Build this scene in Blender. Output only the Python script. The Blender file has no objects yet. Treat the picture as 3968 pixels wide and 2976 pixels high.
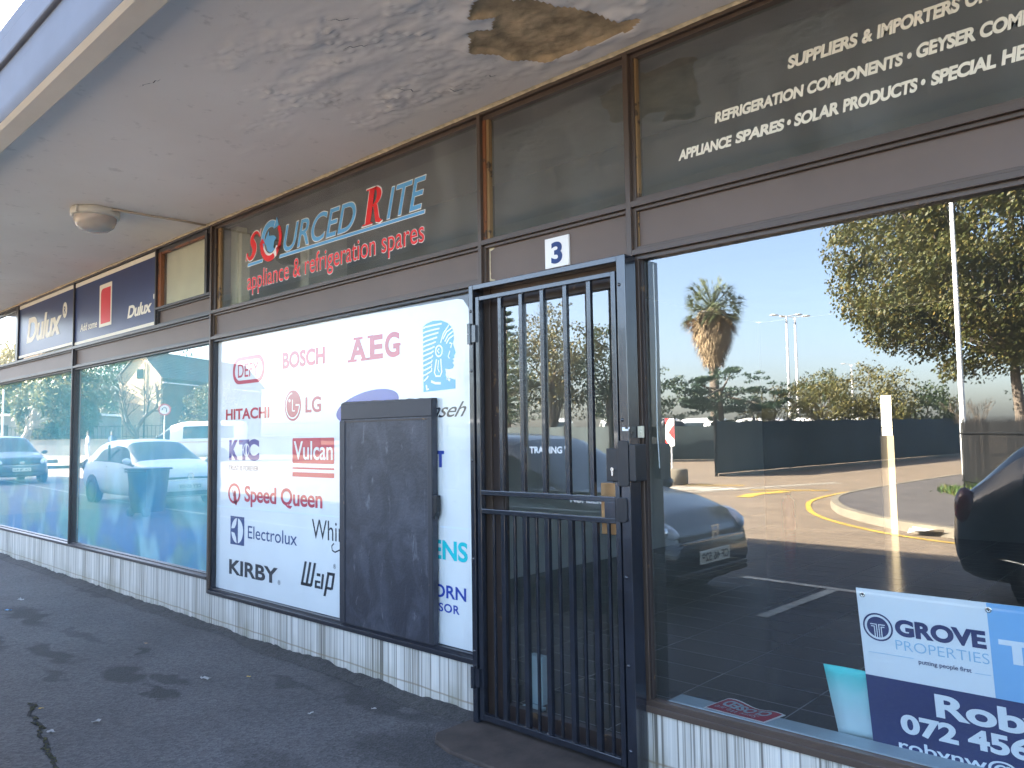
import bpy, bmesh, math, random
from mathutils import Vector, Matrix, noise
R = math.radians
sc = bpy.context.scene
C = sc.collection

# ------------------------------------------------------------------ camera, sky, sun, exposure
CAM = Vector((0, -2.95, 1.48))
cd = bpy.data.cameras.new('camera'); cam = bpy.data.objects.new('camera', cd); C.objects.link(cam)
cd.sensor_width = 36; cd.lens = 27.40; cd.clip_start = 0.05; cd.clip_end = 2000
rx, ux, fx = Vector((.73156, .68161, -.01510)), Vector((.05731, -.03941, .99758)), Vector((-.67937, .73065, .06789))
m4 = Matrix((( rx.x, ux.x, -fx.x, CAM.x), (rx.y, ux.y, -fx.y, CAM.y), (rx.z, ux.z, -fx.z, CAM.z), (0, 0, 0, 1)))
cam.matrix_world = m4
sc.camera = cam
SUN = Vector((-1.2, 1.2, 1.0)).normalized()
elev = math.asin(SUN.z); rot = math.atan2(SUN.x, SUN.y)
w = bpy.data.worlds.new("World"); sc.world = w; w.use_nodes = True
nt = w.node_tree; nt.nodes.clear()
sky = nt.nodes.new('ShaderNodeTexSky'); sky.sky_type = 'NISHITA'; sky.sun_disc = False
sky.sun_elevation = elev; sky.sun_rotation = rot; sky.air_density = 0.8; sky.dust_density = 3.0; sky.ozone_density = 0.7
bg = nt.nodes.new('ShaderNodeBackground'); bg.inputs[1].default_value = 0.08
wo = nt.nodes.new('ShaderNodeOutputWorld')
nt.links.new(sky.outputs[0], bg.inputs[0]); nt.links.new(bg.outputs[0], wo.inputs[0])
sd = bpy.data.lights.new('sun', 'SUN'); sd.energy = 4.8; sd.angle = R(0.5); sd.color = (1.0, .93, .82)
so = bpy.data.objects.new('sun', sd); C.objects.link(so); so.rotation_euler = SUN.to_track_quat('Z', 'Y').to_euler()
sc.view_settings.view_transform = 'Standard'; sc.view_settings.look = 'None'
sc.view_settings.exposure = 4.4; sc.view_settings.gamma = 1
sc.cycles.max_bounces = 10; sc.cycles.transparent_max_bounces = 16; sc.cycles.glossy_bounces = 5
sc.cycles.sample_clamp_indirect = 6
try: sc.cycles.use_denoising = True
except Exception: pass

# ------------------------------------------------------------------ materials
MATS = {}
def lk(t, a, b): t.links.new(a, b)
def newmat(name):
    m = bpy.data.materials.new(name); m.use_nodes = True
    t = m.node_tree; b = t.nodes['Principled BSDF']; MATS[name] = m
    return m, t, b
def nd(t, typ, **kw):
    n = t.nodes.new(typ)
    for k, v in kw.items():
        if k.startswith('i_'): n.inputs[int(k[2:])].default_value = v
        else: setattr(n, k, v)
    return n
def math_(t, op, a, b=None, clamp=False):
    n = nd(t, 'ShaderNodeMath', operation=op); n.use_clamp = clamp
    for i, v in enumerate((a, b)):
        if v is None: continue
        if isinstance(v, (int, float)): n.inputs[i].default_value = v
        else: lk(t, v, n.inputs[i])
    return n.outputs[0]
def mixc(t, f, a, b, blend='MIX'):
    n = nd(t, 'ShaderNodeMix', data_type='RGBA', blend_type=blend)
    if isinstance(f, (int, float)): n.inputs[0].default_value = f
    else: lk(t, f, n.inputs[0])
    for i, v in ((6, a), (7, b)):
        if isinstance(v, tuple): n.inputs[i].default_value = (*v[:3], 1)
        else: lk(t, v, n.inputs[i])
    return n.outputs[2]
def coords(t): return nd(t, 'ShaderNodeTexCoord').outputs['Object']
def mapping(t, vec, scale=(1, 1, 1), loc=(0, 0, 0), rot=(0, 0, 0)):
    n = nd(t, 'ShaderNodeMapping'); lk(t, vec, n.inputs[0])
    n.inputs[1].default_value = loc; n.inputs[2].default_value = rot; n.inputs[3].default_value = scale
    return n.outputs[0]
def noise_(t, vec, scale, detail=4, rough=.55, dist=0):
    n = nd(t, 'ShaderNodeTexNoise'); lk(t, vec, n.inputs['Vector'])
    n.inputs['Scale'].default_value = scale; n.inputs['Detail'].default_value = detail
    n.inputs['Roughness'].default_value = rough; n.inputs['Distortion'].default_value = dist
    return n.outputs[0]
def ramp(t, f, stops, interp='LINEAR'):
    n = nd(t, 'ShaderNodeValToRGB'); lk(t, f, n.inputs[0]); n.color_ramp.interpolation = interp
    e = n.color_ramp.elements
    while len(e) < len(stops): e.new(.5)
    for i, (p, c) in enumerate(stops):
        e[i].position = p; e[i].color = (c, c, c, 1) if isinstance(c, (int, float)) else (*c[:3], 1)
    return n.outputs[0]
def bump(t, b, h, strength=.3, dist=.01):
    n = nd(t, 'ShaderNodeBump'); n.inputs['Strength'].default_value = strength; n.inputs['Distance'].default_value = dist
    lk(t, h, n.inputs['Height']); lk(t, n.outputs[0], b.inputs['Normal'])
def paint(name, col, rough=.5, var=.12, scale=6., bmp=.0, metal=0., spec=.5, coat=0.):
    m, t, b = newmat(name)
    v = coords(t)
    f = noise_(t, v, scale, 5)
    lo = tuple(c * (1 - var) for c in col); hi = tuple(min(1, c * (1 + var)) for c in col)
    lk(t, mixc(t, ramp(t, f, [(.3, 0.), (.7, 1.)]), lo, hi), b.inputs['Base Color'])
    b.inputs['Roughness'].default_value = rough; b.inputs['Metallic'].default_value = metal
    b.inputs['Specular IOR Level'].default_value = spec; b.inputs['Coat Weight'].default_value = coat
    if bmp: bump(t, b, noise_(t, v, scale * 6, 4), bmp, .004)
    return m

def worn_paint(name, col, under, rough=.42, amount=.62, scale=9.):
    m, t, b = newmat(name); v = coords(t)
    f = noise_(t, v, 3., 5)
    base = mixc(t, f, tuple(c * .75 for c in col), tuple(c * 1.25 for c in col))
    g = noise_(t, mapping(t, v, (1, 1, 1)), scale, 8, .62)
    msk = ramp(t, g, [(amount, 0.), (amount + .03, 1.)])
    lk(t, mixc(t, msk, base, under), b.inputs['Base Color'])
    b.inputs['Roughness'].default_value = rough
    bump(t, b, noise_(t, v, 40, 4), .12, .003)
    return m
worn_paint('frame_paint', (.074, .051, .038), (.16, .085, .045), .40, .665)
worn_paint('frame_cool', (.040, .037, .038), (.10, .07, .05), .38, .68)
worn_paint('sill_black', (.018, .019, .024), (.07, .06, .055), .36, .70, 12)
worn_paint('bead_orange', (.20, .070, .026), (.07, .04, .025), .55, .56, 6)
worn_paint('bead_ochre', (.23, .14, .06), (.06, .035, .02), .55, .58, 12)
worn_paint('bead_dark', (.035, .024, .02), (.13, .08, .04), .5, .62, 12)
paint('header_brown', (.118, .082, .064), .48, .10, 2.2, .05)
paint('black_metal', (.013, .015, .021), .26, .35, 14, .10, 0, .8, .5)
paint('dark_lock', (.012, .013, .016), .38, .2, 20, .05)
paint('brass', (.42, .25, .12), .42, .2, 5, .05, .7)
paint('steel', (.75, .74, .72), .25, .08, 20, 0, 1.)
paint('cream_plastic', (.62, .57, .42), .45, .06, 9)
paint('white_vinyl', (.80, .80, .78), .5, .03, 9)
paint('cream_vinyl', (.74, .70, .58), .5, .03, 9)
paint('white_sign', (.80, .785, .75), .45, .04, 4)
paint('navy_sign', (.012, .03, .115), .35, .1, 3)
paint('red_sign', (.60, .015, .03), .4, .06, 3)
paint('red_vinyl', (.74, .012, .016), .45, .05, 5)
paint('blue_vinyl', (.10, .36, .66), .45, .06, 5)
paint('logo_red', (.52, .03, .06), .6, .08, 6)
paint('logo_maroon', (.40, .02, .08), .6, .06, 6)
paint('logo_blue', (.015, .05, .34), .6, .06, 6)
paint('logo_indigo', (.03, .035, .24), .6, .06, 6)
paint('logo_black', (.012, .014, .022), .6, .06, 6)
paint('logo_navy', (.012, .045, .17), .6, .06, 6)
paint('logo_sky', (.02, .33, .72), .6, .10, 6)
paint('logo_teal', (.0, .52, .55), .6, .05, 6)
paint('banner_white', (.80, .83, .86), .42, .03, 2)
paint('banner_navy', (.010, .022, .115), .40, .05, 2)
paint('banner_blue', (.22, .47, .76), .42, .05, 2)
paint('banner_light', (.30, .52, .70), .5, .05, 4)
paint('closed_red', (.34, .01, .03), .5, .1, 8)
paint('ledge_paint', (.34, .42, .46), .5, .1, 5)
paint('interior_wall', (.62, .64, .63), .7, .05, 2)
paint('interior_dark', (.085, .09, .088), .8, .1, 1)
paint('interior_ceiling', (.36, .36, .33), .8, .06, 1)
paint('duct_cream', (.78, .72, .52), .5, .06, 4)
paint('beige_panel', (.55, .48, .36), .6, .05, 4)
paint('card_white', (.55, .68, .70), .6, .08, 5)
paint('fascia_paint', (.115, .128, .158), .75, .10, 2.5, .15)
paint('lip_warm_light', (.80, .72, .60), .7, .06, 3., .1)  # warm light bounced off the ground, put into the lip's colour
paint('roughcast', (.70, .70, .70), .9, .2, 30, .8)
paint('bare_plaster', (.52, .38, .22), .9, .45, 7, .6)
paint('pale_plaster', (.62, .52, .34), .9, .3, 22, .4)
paint('ceiling_lamp_base', (.58, .56, .48), .4, .06, 7)
paint('conduit', (.48, .40, .30), .55, .12, 9)
paint('step_concrete', (.050, .036, .028), .85, .35, 7, .5)
paint('paper', (.36, .35, .33), .8, .15, 20)
paint('leaf_yellow', (.55, .33, .05), .6, .3, 20)
paint('leaf_brown', (.22, .13, .07), .7, .3, 20)
paint('moss', (.055, .050, .018), .95, .6, 25, .5)
paint('crack_dark', (.018, .017, .016), .95, .3, 25)
paint('road_yellow', (.42, .27, .03), .75, .3, 5)
paint('road_white', (.40, .37, .30), .75, .3, 5)
paint('kerb_concrete', (.15, .128, .09), .85, .3, 2.2, .4)
paint('shade_cloth', (.020, .030, .030), .85, .35, .7, .2)
paint('palisade_paint', (.006, .006, .006), .8, .3, 3, 0, 0, .15)
paint('pole_galv', (.56, .56, .54), .5, .1, 3)
paint('bark', (.10, .08, .06), .9, .35, 3, .5)
paint('bark_pale', (.26, .23, .19), .9, .3, 3, .4)
paint('dead_frond', (.26, .19, .11), .9, .35, 1.2)
paint('brick_cream', (.62, .47, .29), .85, .15, .8, .2)
paint('brick_brown', (.17, .12, .085), .85, .2, 1.5, .3)
paint('wall_dull', (.20, .19, .17), .9, .25, .8, .3)
paint('roof_white', (.78, .78, .76), .6, .05, 1)
paint('window_dark', (.03, .04, .045), .15, .1, 2)
paint('tyre', (.015, .015, .016), .7, .2, 6)
paint('alloy', (.45, .46, .48), .35, .1, 6, 0, .8)
paint('black_trim', (.012, .013, .015), .45, .2, 6)
paint('plate_white', (.70, .68, .55), .4, .04, 6)
paint('lamp_clear', (.70, .73, .76), .12, .06, 9)
paint('lamp_red', (.06, .004, .006), .15, .1, 9)
paint('lamp_amber', (.65, .25, .03), .2, .1, 9)
paint('bin_green', (.006, .022, .022), .45, .15, 3)
paint('skin_dark', (.12, .07, .045), .6, .1, 8)
paint('cloth_grey', (.36, .36, .40), .9, .12, 6)
paint('cloth_navy', (.03, .05, .12), .9, .15, 6)
paint('cloth_white', (.62, .63, .62), .9, .1, 6)
paint('cloth_dark', (.03, .03, .035), .9, .15, 6)
paint('hair_black', (.012, .010, .009), .8, .2, 9)
paint('extinguisher_red', (.45, .03, .015), .3, .06, 9)
paint('sign_red', (.62, .02, .02), .45, .05, 5)
for nme, col in (('car_white', (.74, .75, .76)), ('car_grey', (.016, .017, .021)), ('car_teal', (.03, .055, .065)), ('car_dark', (.010, .013, .022)), ('van_white', (.78, .78, .77))):
    paint(nme, col, .30, .03, 2, 0, 0, .4, .45)
m, t, b = newmat('car_glass')
b.inputs['Base Color'].default_value = (.010, .016, .018, 1); b.inputs['Roughness'].default_value = .05; b.inputs['Specular IOR Level'].default_value = .9

# striped ribbed tiles of the plinth
m, t, b = newmat('plinth_tile'); v = coords(t)
xs = nd(t, 'ShaderNodeSeparateXYZ'); lk(t, v, xs.inputs[0]); X, Z = xs.outputs[0], xs.outputs[2]
fine = noise_(t, mapping(t, v, (60, 1, .3)), 1., 3, .8)
mid = noise_(t, mapping(t, v, (24, 1, .2), (3, 0, 0)), 1., 4, .75)
big = noise_(t, mapping(t, v, (5.5, 1, .2), (9, 0, 0)), 1., 3, .6)
stk = math_(t, 'ADD', math_(t, 'MULTIPLY', fine, .55), math_(t, 'MULTIPLY', math_(t, 'ADD', mid, big), .35))
body = mixc(t, ramp(t, big, [(.35, 0.), (.65, 1.)]), (.46, .425, .355), (.57, .545, .49))
body = mixc(t, ramp(t, stk, [(.64, 0.), (.70, 1.)]), body, (.66, .62, .54))
dark = ramp(t, stk, [(.555, 1.), (.61, 0.)])
# darker streaks in dirty bands only
body = mixc(t, math_(t, 'MULTIPLY', dark, ramp(t, noise_(t, mapping(t, v, (9, 1, .5), (4, 0, 0)), 1., 2), [(.36, .35), (.6, 1.)])), body, (.085, .075, .058))
jx = math_(t, 'ABSOLUTE', math_(t, 'SUBTRACT', math_(t, 'FRACT', math_(t, 'MULTIPLY', X, 13.2)), .5))
joint = math_(t, 'MULTIPLY', ramp(t, jx, [(.435, 0.), (.47, 1.)]), ramp(t, noise_(t, mapping(t, v, (13.2, 1, .1)), 1., 0), [(.4, .3), (.6, .95)]))
body = mixc(t, joint, body, (.10, .085, .07))
zz = math_(t, 'ADD', Z, math_(t, 'MULTIPLY', math_(t, 'SUBTRACT', noise_(t, v, 3, 2), .5), .02))
zz = math_(t, 'SUBTRACT', zz, math_(t, 'MULTIPLY', math_(t, 'ADD', X, 3.), -.006))
row = math_(t, 'ABSOLUTE', math_(t, 'SUBTRACT', zz, .068))
body = mixc(t, math_(t, 'MULTIPLY', ramp(t, row, [(.002, 1.), (.006, 0.)]), .75), body, (.21, .14, .075))
grime = math_(t, 'MULTIPLY', ramp(t, zz, [(.02, 1.), (.16, 0.)]), ramp(t, noise_(t, mapping(t, v, (7, 1, 3)), 1., 4), [(.42, 0.), (.7, .8)]))
body = mixc(t, grime, body, (.20, .185, .11))
lk(t, body, b.inputs['Base Color']); b.inputs['Roughness'].default_value = .42
bump(t, b, math_(t, 'SUBTRACT', stk, math_(t, 'MULTIPLY', joint, .5)), .5, .004)

# asphalt with stains: blotches placed where the pavement is stained
def blotches(t, v, items, nscale=3.5, amp=.5):
    out = None
    nn = nd(t, 'ShaderNodeTexNoise'); lk(t, v, nn.inputs['Vector']); nn.inputs['Scale'].default_value = nscale; nn.inputs['Detail'].default_value = 5
    off = nd(t, 'ShaderNodeVectorMath', operation='SUBTRACT'); lk(t, nn.outputs['Color'], off.inputs[0]); off.inputs[1].default_value = (.5, .5, .5)
    sc_ = nd(t, 'ShaderNodeVectorMath', operation='SCALE'); lk(t, off.outputs[0], sc_.inputs[0]); sc_.inputs['Scale'].default_value = amp
    ad = nd(t, 'ShaderNodeVectorMath', operation='ADD'); lk(t, v, ad.inputs[0]); lk(t, sc_.outputs[0], ad.inputs[1])
    for (cx, cy, a, bb, ang, s) in items:
        q = mapping(t, mapping(t, ad.outputs[0], (1, 1, 0), (-cx, -cy, 0)), (1 / a, 1 / bb, 0), (0, 0, 0), (0, 0, 0))
        ln = nd(t, 'ShaderNodeVectorMath', operation='LENGTH'); lk(t, q, ln.inputs[0])
        f = math_(t, 'MULTIPLY', ramp(t, ln.outputs['Value'], [(.6, 1.), (1.15, 0.)]), s)
        out = f if out is None else math_(t, 'MAXIMUM', out, f)
    return out
def asphalt(name, col, stains=None, warm=0.):
    m, t, b = newmat(name); v = coords(t)
    vo = nd(t, 'ShaderNodeTexVoronoi'); lk(t, v, vo.inputs['Vector']); vo.inputs['Scale'].default_value = 75
    agg = noise_(t, v, 110, 3, .8)
    f = ramp(t, vo.outputs['Color'], [(.2, .62), (.55, 1.), (.97, 1.35)])
    big = noise_(t, v, 1.3, 5, .6)
    c = mixc(t, ramp(t, big, [(.3, 0.), (.7, 1.)]), tuple(x * .78 for x in col), tuple(x * 1.2 for x in col))
    c = mixc(t, 1., c, f, 'MULTIPLY')
    c = mixc(t, math_(t, 'MULTIPLY', ramp(t, agg, [(.62, 0.), (.70, 1.)]), .22), c, (.30, .28, .26))
    if stains:
        s = blotches(t, v, stains)
        c = mixc(t, s, c, tuple(x * .16 for x in col))
    # browner grit along the foot of the wall
    ys = nd(t, 'ShaderNodeSeparateXYZ'); lk(t, v, ys.inputs[0])
    lk(t, c, b.inputs['Base Color'])
    b.inputs['Roughness'].default_value = .82
    bump(t, b, math_(t, 'ADD', vo.outputs['Distance'], math_(t, 'MULTIPLY', agg, .8)), .55, .006)
    return m
asphalt('asphalt_pavement', (.078, .073, .072), [(-5.25, -.95, .33, .13, 0, .75), (-4.95, -.80, .22, .09, 0, .7), (-6.2, -1.1, .45, .10, 0, .7), (-7.6, -.85, .6, .13, 0, .8), (-6.55, -.72, .45, .07, 0, .5), (-5.55, -1.2, .2, .06, 0, .6), (-3.6, -.16, .7, .10, 0, .55), (-2.9, -.45, .45, .22, 0, .5), (-3.3, -1.0, .5, .16, 0, .3), (-8.2, -.1, .9, .07, 0, .5), (-4.75, -1.0, .26, .07, 0, .8), (-5.75, -.62, .18, .05, 0, .7), (-6.9, -1.3, .5, .09, 0, .75), (-4.3, -.35, .3, .06, 0, .5)])
asphalt('asphalt_road', (.165, .122, .078))
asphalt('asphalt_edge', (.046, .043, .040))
asphalt('asphalt_island', (.075, .065, .058))
# soffit paint
m, t, b = newmat('soffit_paint'); v = coords(t)
big = noise_(t, v, .9, 4)
c = mixc(t, ramp(t, big, [(.3, 0.), (.7, 1.)]), (.80, .735, .665), (.87, .815, .75))
c = mixc(t, math_(t, 'MULTIPLY', ramp(t, noise_(t, v, 9, 7, .65), [(.60, 0.), (.68, 1.)]), .25), c, (.30, .26, .21))
lk(t, c, b.inputs['Base Color']); b.inputs['Roughness'].default_value = .7
bump(t, b, noise_(t, v, 55, 5), .10, .004)
# floor tiles of the empty shop
m, t, b = newmat('floor_tile'); v = coords(t)
br = nd(t, 'ShaderNodeTexBrick'); lk(t, mapping(t, v, (1, 1, 1), (0, 0, 0), (0, 0, R(0))), br.inputs['Vector'])
br.offset = 0; br.inputs['Scale'].default_value = 1; br.inputs['Mortar Size'].default_value = .004; br.inputs['Brick Width'].default_value = .6; br.inputs['Row Height'].default_value = .3
br.inputs['Color1'].default_value = (.085, .084, .082, 1); br.inputs['Color2'].default_value = (.095, .094, .092, 1); br.inputs['Mortar'].default_value = (.34, .345, .35, 1)
lk(t, br.outputs[0], b.inputs['Base Color']); b.inputs['Roughness'].default_value = .16
m = bpy.data.materials.new('glowing_beige'); MATS['glowing_beige'] = m; m.use_nodes = True; t = m.node_tree; tl_ = nd(t, 'ShaderNodeBsdfTranslucent'); tl_.inputs[0].default_value = (.085, .068, .042, 1); lk(t, tl_.outputs[0], t.nodes['Material Output'].inputs[0])  # translucence added so the sun behind makes the beige panel glow
# roof tiles
m, t, b = newmat('roof_tile'); v = coords(t)
wv = nd(t, 'ShaderNodeTexWave', wave_type='BANDS', bands_direction='Z'); lk(t, v, wv.inputs[0]); wv.inputs['Scale'].default_value = 1.6
wx = nd(t, 'ShaderNodeTexWave', wave_type='BANDS', bands_direction='X'); lk(t, v, wx.inputs[0]); wx.inputs['Scale'].default_value = 2.
lk(t, mixc(t, math_(t, 'MULTIPLY', wv.outputs[1], .8), (.10, .09, .08), (.22, .19, .165)), b.inputs['Base Color']); b.inputs['Roughness'].default_value = .8
bump(t, b, math_(t, 'ADD', wv.outputs[1], wx.outputs[1]), .6, .05)
# brick courses on the gable
m, t, b = newmat('brick_gable'); v = coords(t)
br = nd(t, 'ShaderNodeTexBrick'); lk(t, mapping(t, v, (1, 1, 1), (0, 0, 0), (R(90), 0, 0)), br.inputs['Vector']); br.inputs['Scale'].default_value = 1.6
br.inputs['Color1'].default_value = (.66, .49, .29, 1); br.inputs['Color2'].default_value = (.56, .41, .24, 1); br.inputs['Mortar'].default_value = (.40, .32, .22, 1)
lk(t, br.outputs[0], b.inputs['Base Color']); b.inputs['Roughness'].default_value = .9
# black painted hatch board, brushed and scuffed
m, t, b = newmat('black_board'); v = coords(t)
st = noise_(t, mapping(t, v, (3, 1, 2.0), (0, 0, 0), (0, R(18), 0)), 1.6, 6, .62, 1.2)
sc2 = noise_(t, mapping(t, v, (14, 1, 4), (5, 0, 0), (0, R(-28), 0)), 1.2, 5, .7, .6)
c = mixc(t, ramp(t, st, [(.42, 0.), (.72, 1.)]), (.024, .025, .033), (.060, .062, .076))
c = mixc(t, math_(t, 'MULTIPLY', ramp(t, sc2, [(.60, 0.), (.74, 1.)]), .6), c, (.17, .175, .195))
lk(t, c, b.inputs['Base Color']); b.inputs['Roughness'].default_value = .5
bump(t, b, math_(t, 'ADD', st, noise_(t, v, 60, 4)), .25, .006)
worn_paint('board_frame', (.026, .026, .032), (.16, .10, .07), .5, .64, 10)
# teal-blue backing graphic, blurred shapes
m, t, b = newmat('teal_graphic'); v = coords(t)
f1 = noise_(t, mapping(t, v, (1.3, 1, 2.2)), 1.0, 2, .4, .6); f2 = noise_(t, mapping(t, v, (2.6, 1, 2.0), (7, 0, 3)), 1.0, 1, .4, .4)
s3 = nd(t, 'ShaderNodeSeparateXYZ'); lk(t, v, s3.inputs[0])
low = ramp(t, math_(t, 'DIVIDE', s3.outputs[2], 2.3), [(.15, 1.), (.72, 0.)])
c = mixc(t, ramp(t, f1, [(.36, 0.), (.64, 1.)]), (.09, .36, .38), (.20, .47, .47))
c = mixc(t, math_(t, 'MULTIPLY', low, ramp(t, f1, [(.44, 1.), (.60, 0.)])), c, (.012, .32, .66))
c = mixc(t, math_(t, 'MULTIPLY', math_(t, 'MULTIPLY', low, .8), ramp(t, f2, [(.54, 0.), (.68, 1.)])), c, (.62, .90, .97))
c = mixc(t, math_(t, 'MULTIPLY', blotches(t, mapping(t, v, (1, 1, 1), (0, 0, 0), (R(-90), 0, 0)), [(-9.0, .72, .45, .35, 0, 1.), (-9.7, .62, .35, .3, 0, .8)], 2., .3), .75), c, (.16, .55, .38))
lk(t, c, b.inputs['Base Color']); b.inputs['Roughness'].default_value = .6
# cyan faded sheet
m, t, b = newmat('cyan_sheet'); v = coords(t)
s3 = nd(t, 'ShaderNodeSeparateXYZ'); lk(t, v, s3.inputs[0])
g = math_(t, 'ADD', s3.outputs[2], math_(t, 'MULTIPLY', math_(t, 'SUBTRACT', noise_(t, v, 14, 4), .5), .05))
lk(t, ramp(t, g, [(.38, (.50, .66, .70)), (.47, (.36, .68, .70)), (.56, (.05, .60, .58))]), b.inputs['Base Color']); b.inputs['Roughness'].default_value = .5
# glass
def glassmat(name, tint, base, k, grime=.02):
    m = bpy.data.materials.new(name); m.use_nodes = True; MATS[name] = m; t = m.node_tree; t.nodes.clear()
    o = nd(t, 'ShaderNodeOutputMaterial'); tr = nd(t, 'ShaderNodeBsdfTransparent'); tr.inputs[0].default_value = (*tint, 1)
    gl = nd(t, 'ShaderNodeBsdfGlossy'); gl.inputs['Color'].default_value = (.98, .98, .98, 1); gl.inputs['Roughness'].default_value = .0
    df = nd(t, 'ShaderNodeBsdfDiffuse'); df.inputs[0].default_value = (.55, .58, .58, 1)
    fr = nd(t, 'ShaderNodeFresnel'); fr.inputs[0].default_value = 1.5
    v = coords(t)
    nb = nd(t, 'ShaderNodeBump'); nb.inputs['Strength'].default_value = .0; 
    f = math_(t, 'ADD', math_(t, 'MULTIPLY', fr.outputs[0], k), base, True)
    geo = nd(t, 'ShaderNodeNewGeometry'); f = math_(t, 'MULTIPLY', f, math_(t, 'SUBTRACT', 1., geo.outputs['Backfacing']))
    dm = nd(t, 'ShaderNodeMixShader'); lk(t, tr.outputs[0], dm.inputs[1]); lk(t, df.outputs[0], dm.inputs[2])
    gr = math_(t, 'MULTIPLY', ramp(t, noise_(t, mapping(t, v, (2.5, 1, .8)), 1.5, 6, .6), [(.35, .3), (.75, 1.)]), grime)
    lk(t, gr, dm.inputs[0])
    mx = nd(t, 'ShaderNodeMixShader'); lk(t, f, mx.inputs[0]); lk(t, dm.outputs[0], mx.inputs[1]); lk(t, gl.outputs[0], mx.inputs[2])
    lk(t, mx.outputs[0], o.inputs[0])
    return m
glassmat('shop_glass', (.95, .97, .965), .10, 2.0, .015)
glassmat('poster_glass', (.97, .98, .98), .0, 1.3, .01)
glassmat('transom_glass', (.92, .94, .91), .09, 1.5, .10)
glassmat('left_glass', (.88, .97, .97), .10, 1.3, .14)
m = bpy.data.materials.new('lamp_bowl'); MATS['lamp_bowl'] = m; m.use_nodes = True; b = m.node_tree.nodes['Principled BSDF']
b.inputs['Base Color'].default_value = (.46, .42, .37, 1); b.inputs['Roughness'].default_value = .18; b.inputs['Subsurface Weight'].default_value = .2
# foliage
def foliage(name, dark, light, accent=None, acc=.0, scale=.9):
    m, t, b = newmat(name); v = nd(t, 'ShaderNodeNewGeometry').outputs['Position']
    a = noise_(t, v, scale, 3); bb = noise_(t, v, 9., 2, .7)
    c = mixc(t, ramp(t, math_(t, 'ADD', math_(t, 'MULTIPLY', a, .5), math_(t, 'MULTIPLY', bb, .5)), [(.35, 0.), (.66, 1.)]), dark, light)
    if accent: c = mixc(t, math_(t, 'MULTIPLY', ramp(t, noise_(t, v, 5.5, 2, .8), [(.54, 0.), (.62, 1.)]), acc), c, accent)
    lk(t, c, b.inputs['Base Color']); b.inputs['Roughness'].default_value = .55; b.inputs['Specular IOR Level'].default_value = .3
    tl = nd(t, 'ShaderNodeBsdfTranslucent'); lk(t, c, tl.inputs[0])
    mx = nd(t, 'ShaderNodeMixShader'); mx.inputs[0].default_value = .25; lk(t, b.outputs[0], mx.inputs[1]); lk(t, tl.outputs[0], mx.inputs[2])
    lk(t, mx.outputs[0], t.nodes['Material Output'].inputs[0])
foliage('leaf_autumn', (.028, .042, .012), (.095, .095, .026), (.20, .13, .025), .6)
foliage('leaf_dark', (.018, .040, .016), (.06, .085, .03), (.12, .11, .03), .4)
foliage('leaf_olive', (.045, .055, .022), (.13, .12, .05), (.22, .14, .05), .6)
foliage('leaf_yellow_green', (.045, .055, .018), (.14, .125, .04), (.30, .22, .03), .5)
foliage('leaf_pine', (.015, .035, .022), (.05, .085, .05))
foliage('leaf_palm', (.06, .085, .035), (.17, .19, .10))
foliage('grass_green', (.03, .065, .012), (.09, .15, .03), (.30, .20, .04), .4)

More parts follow.
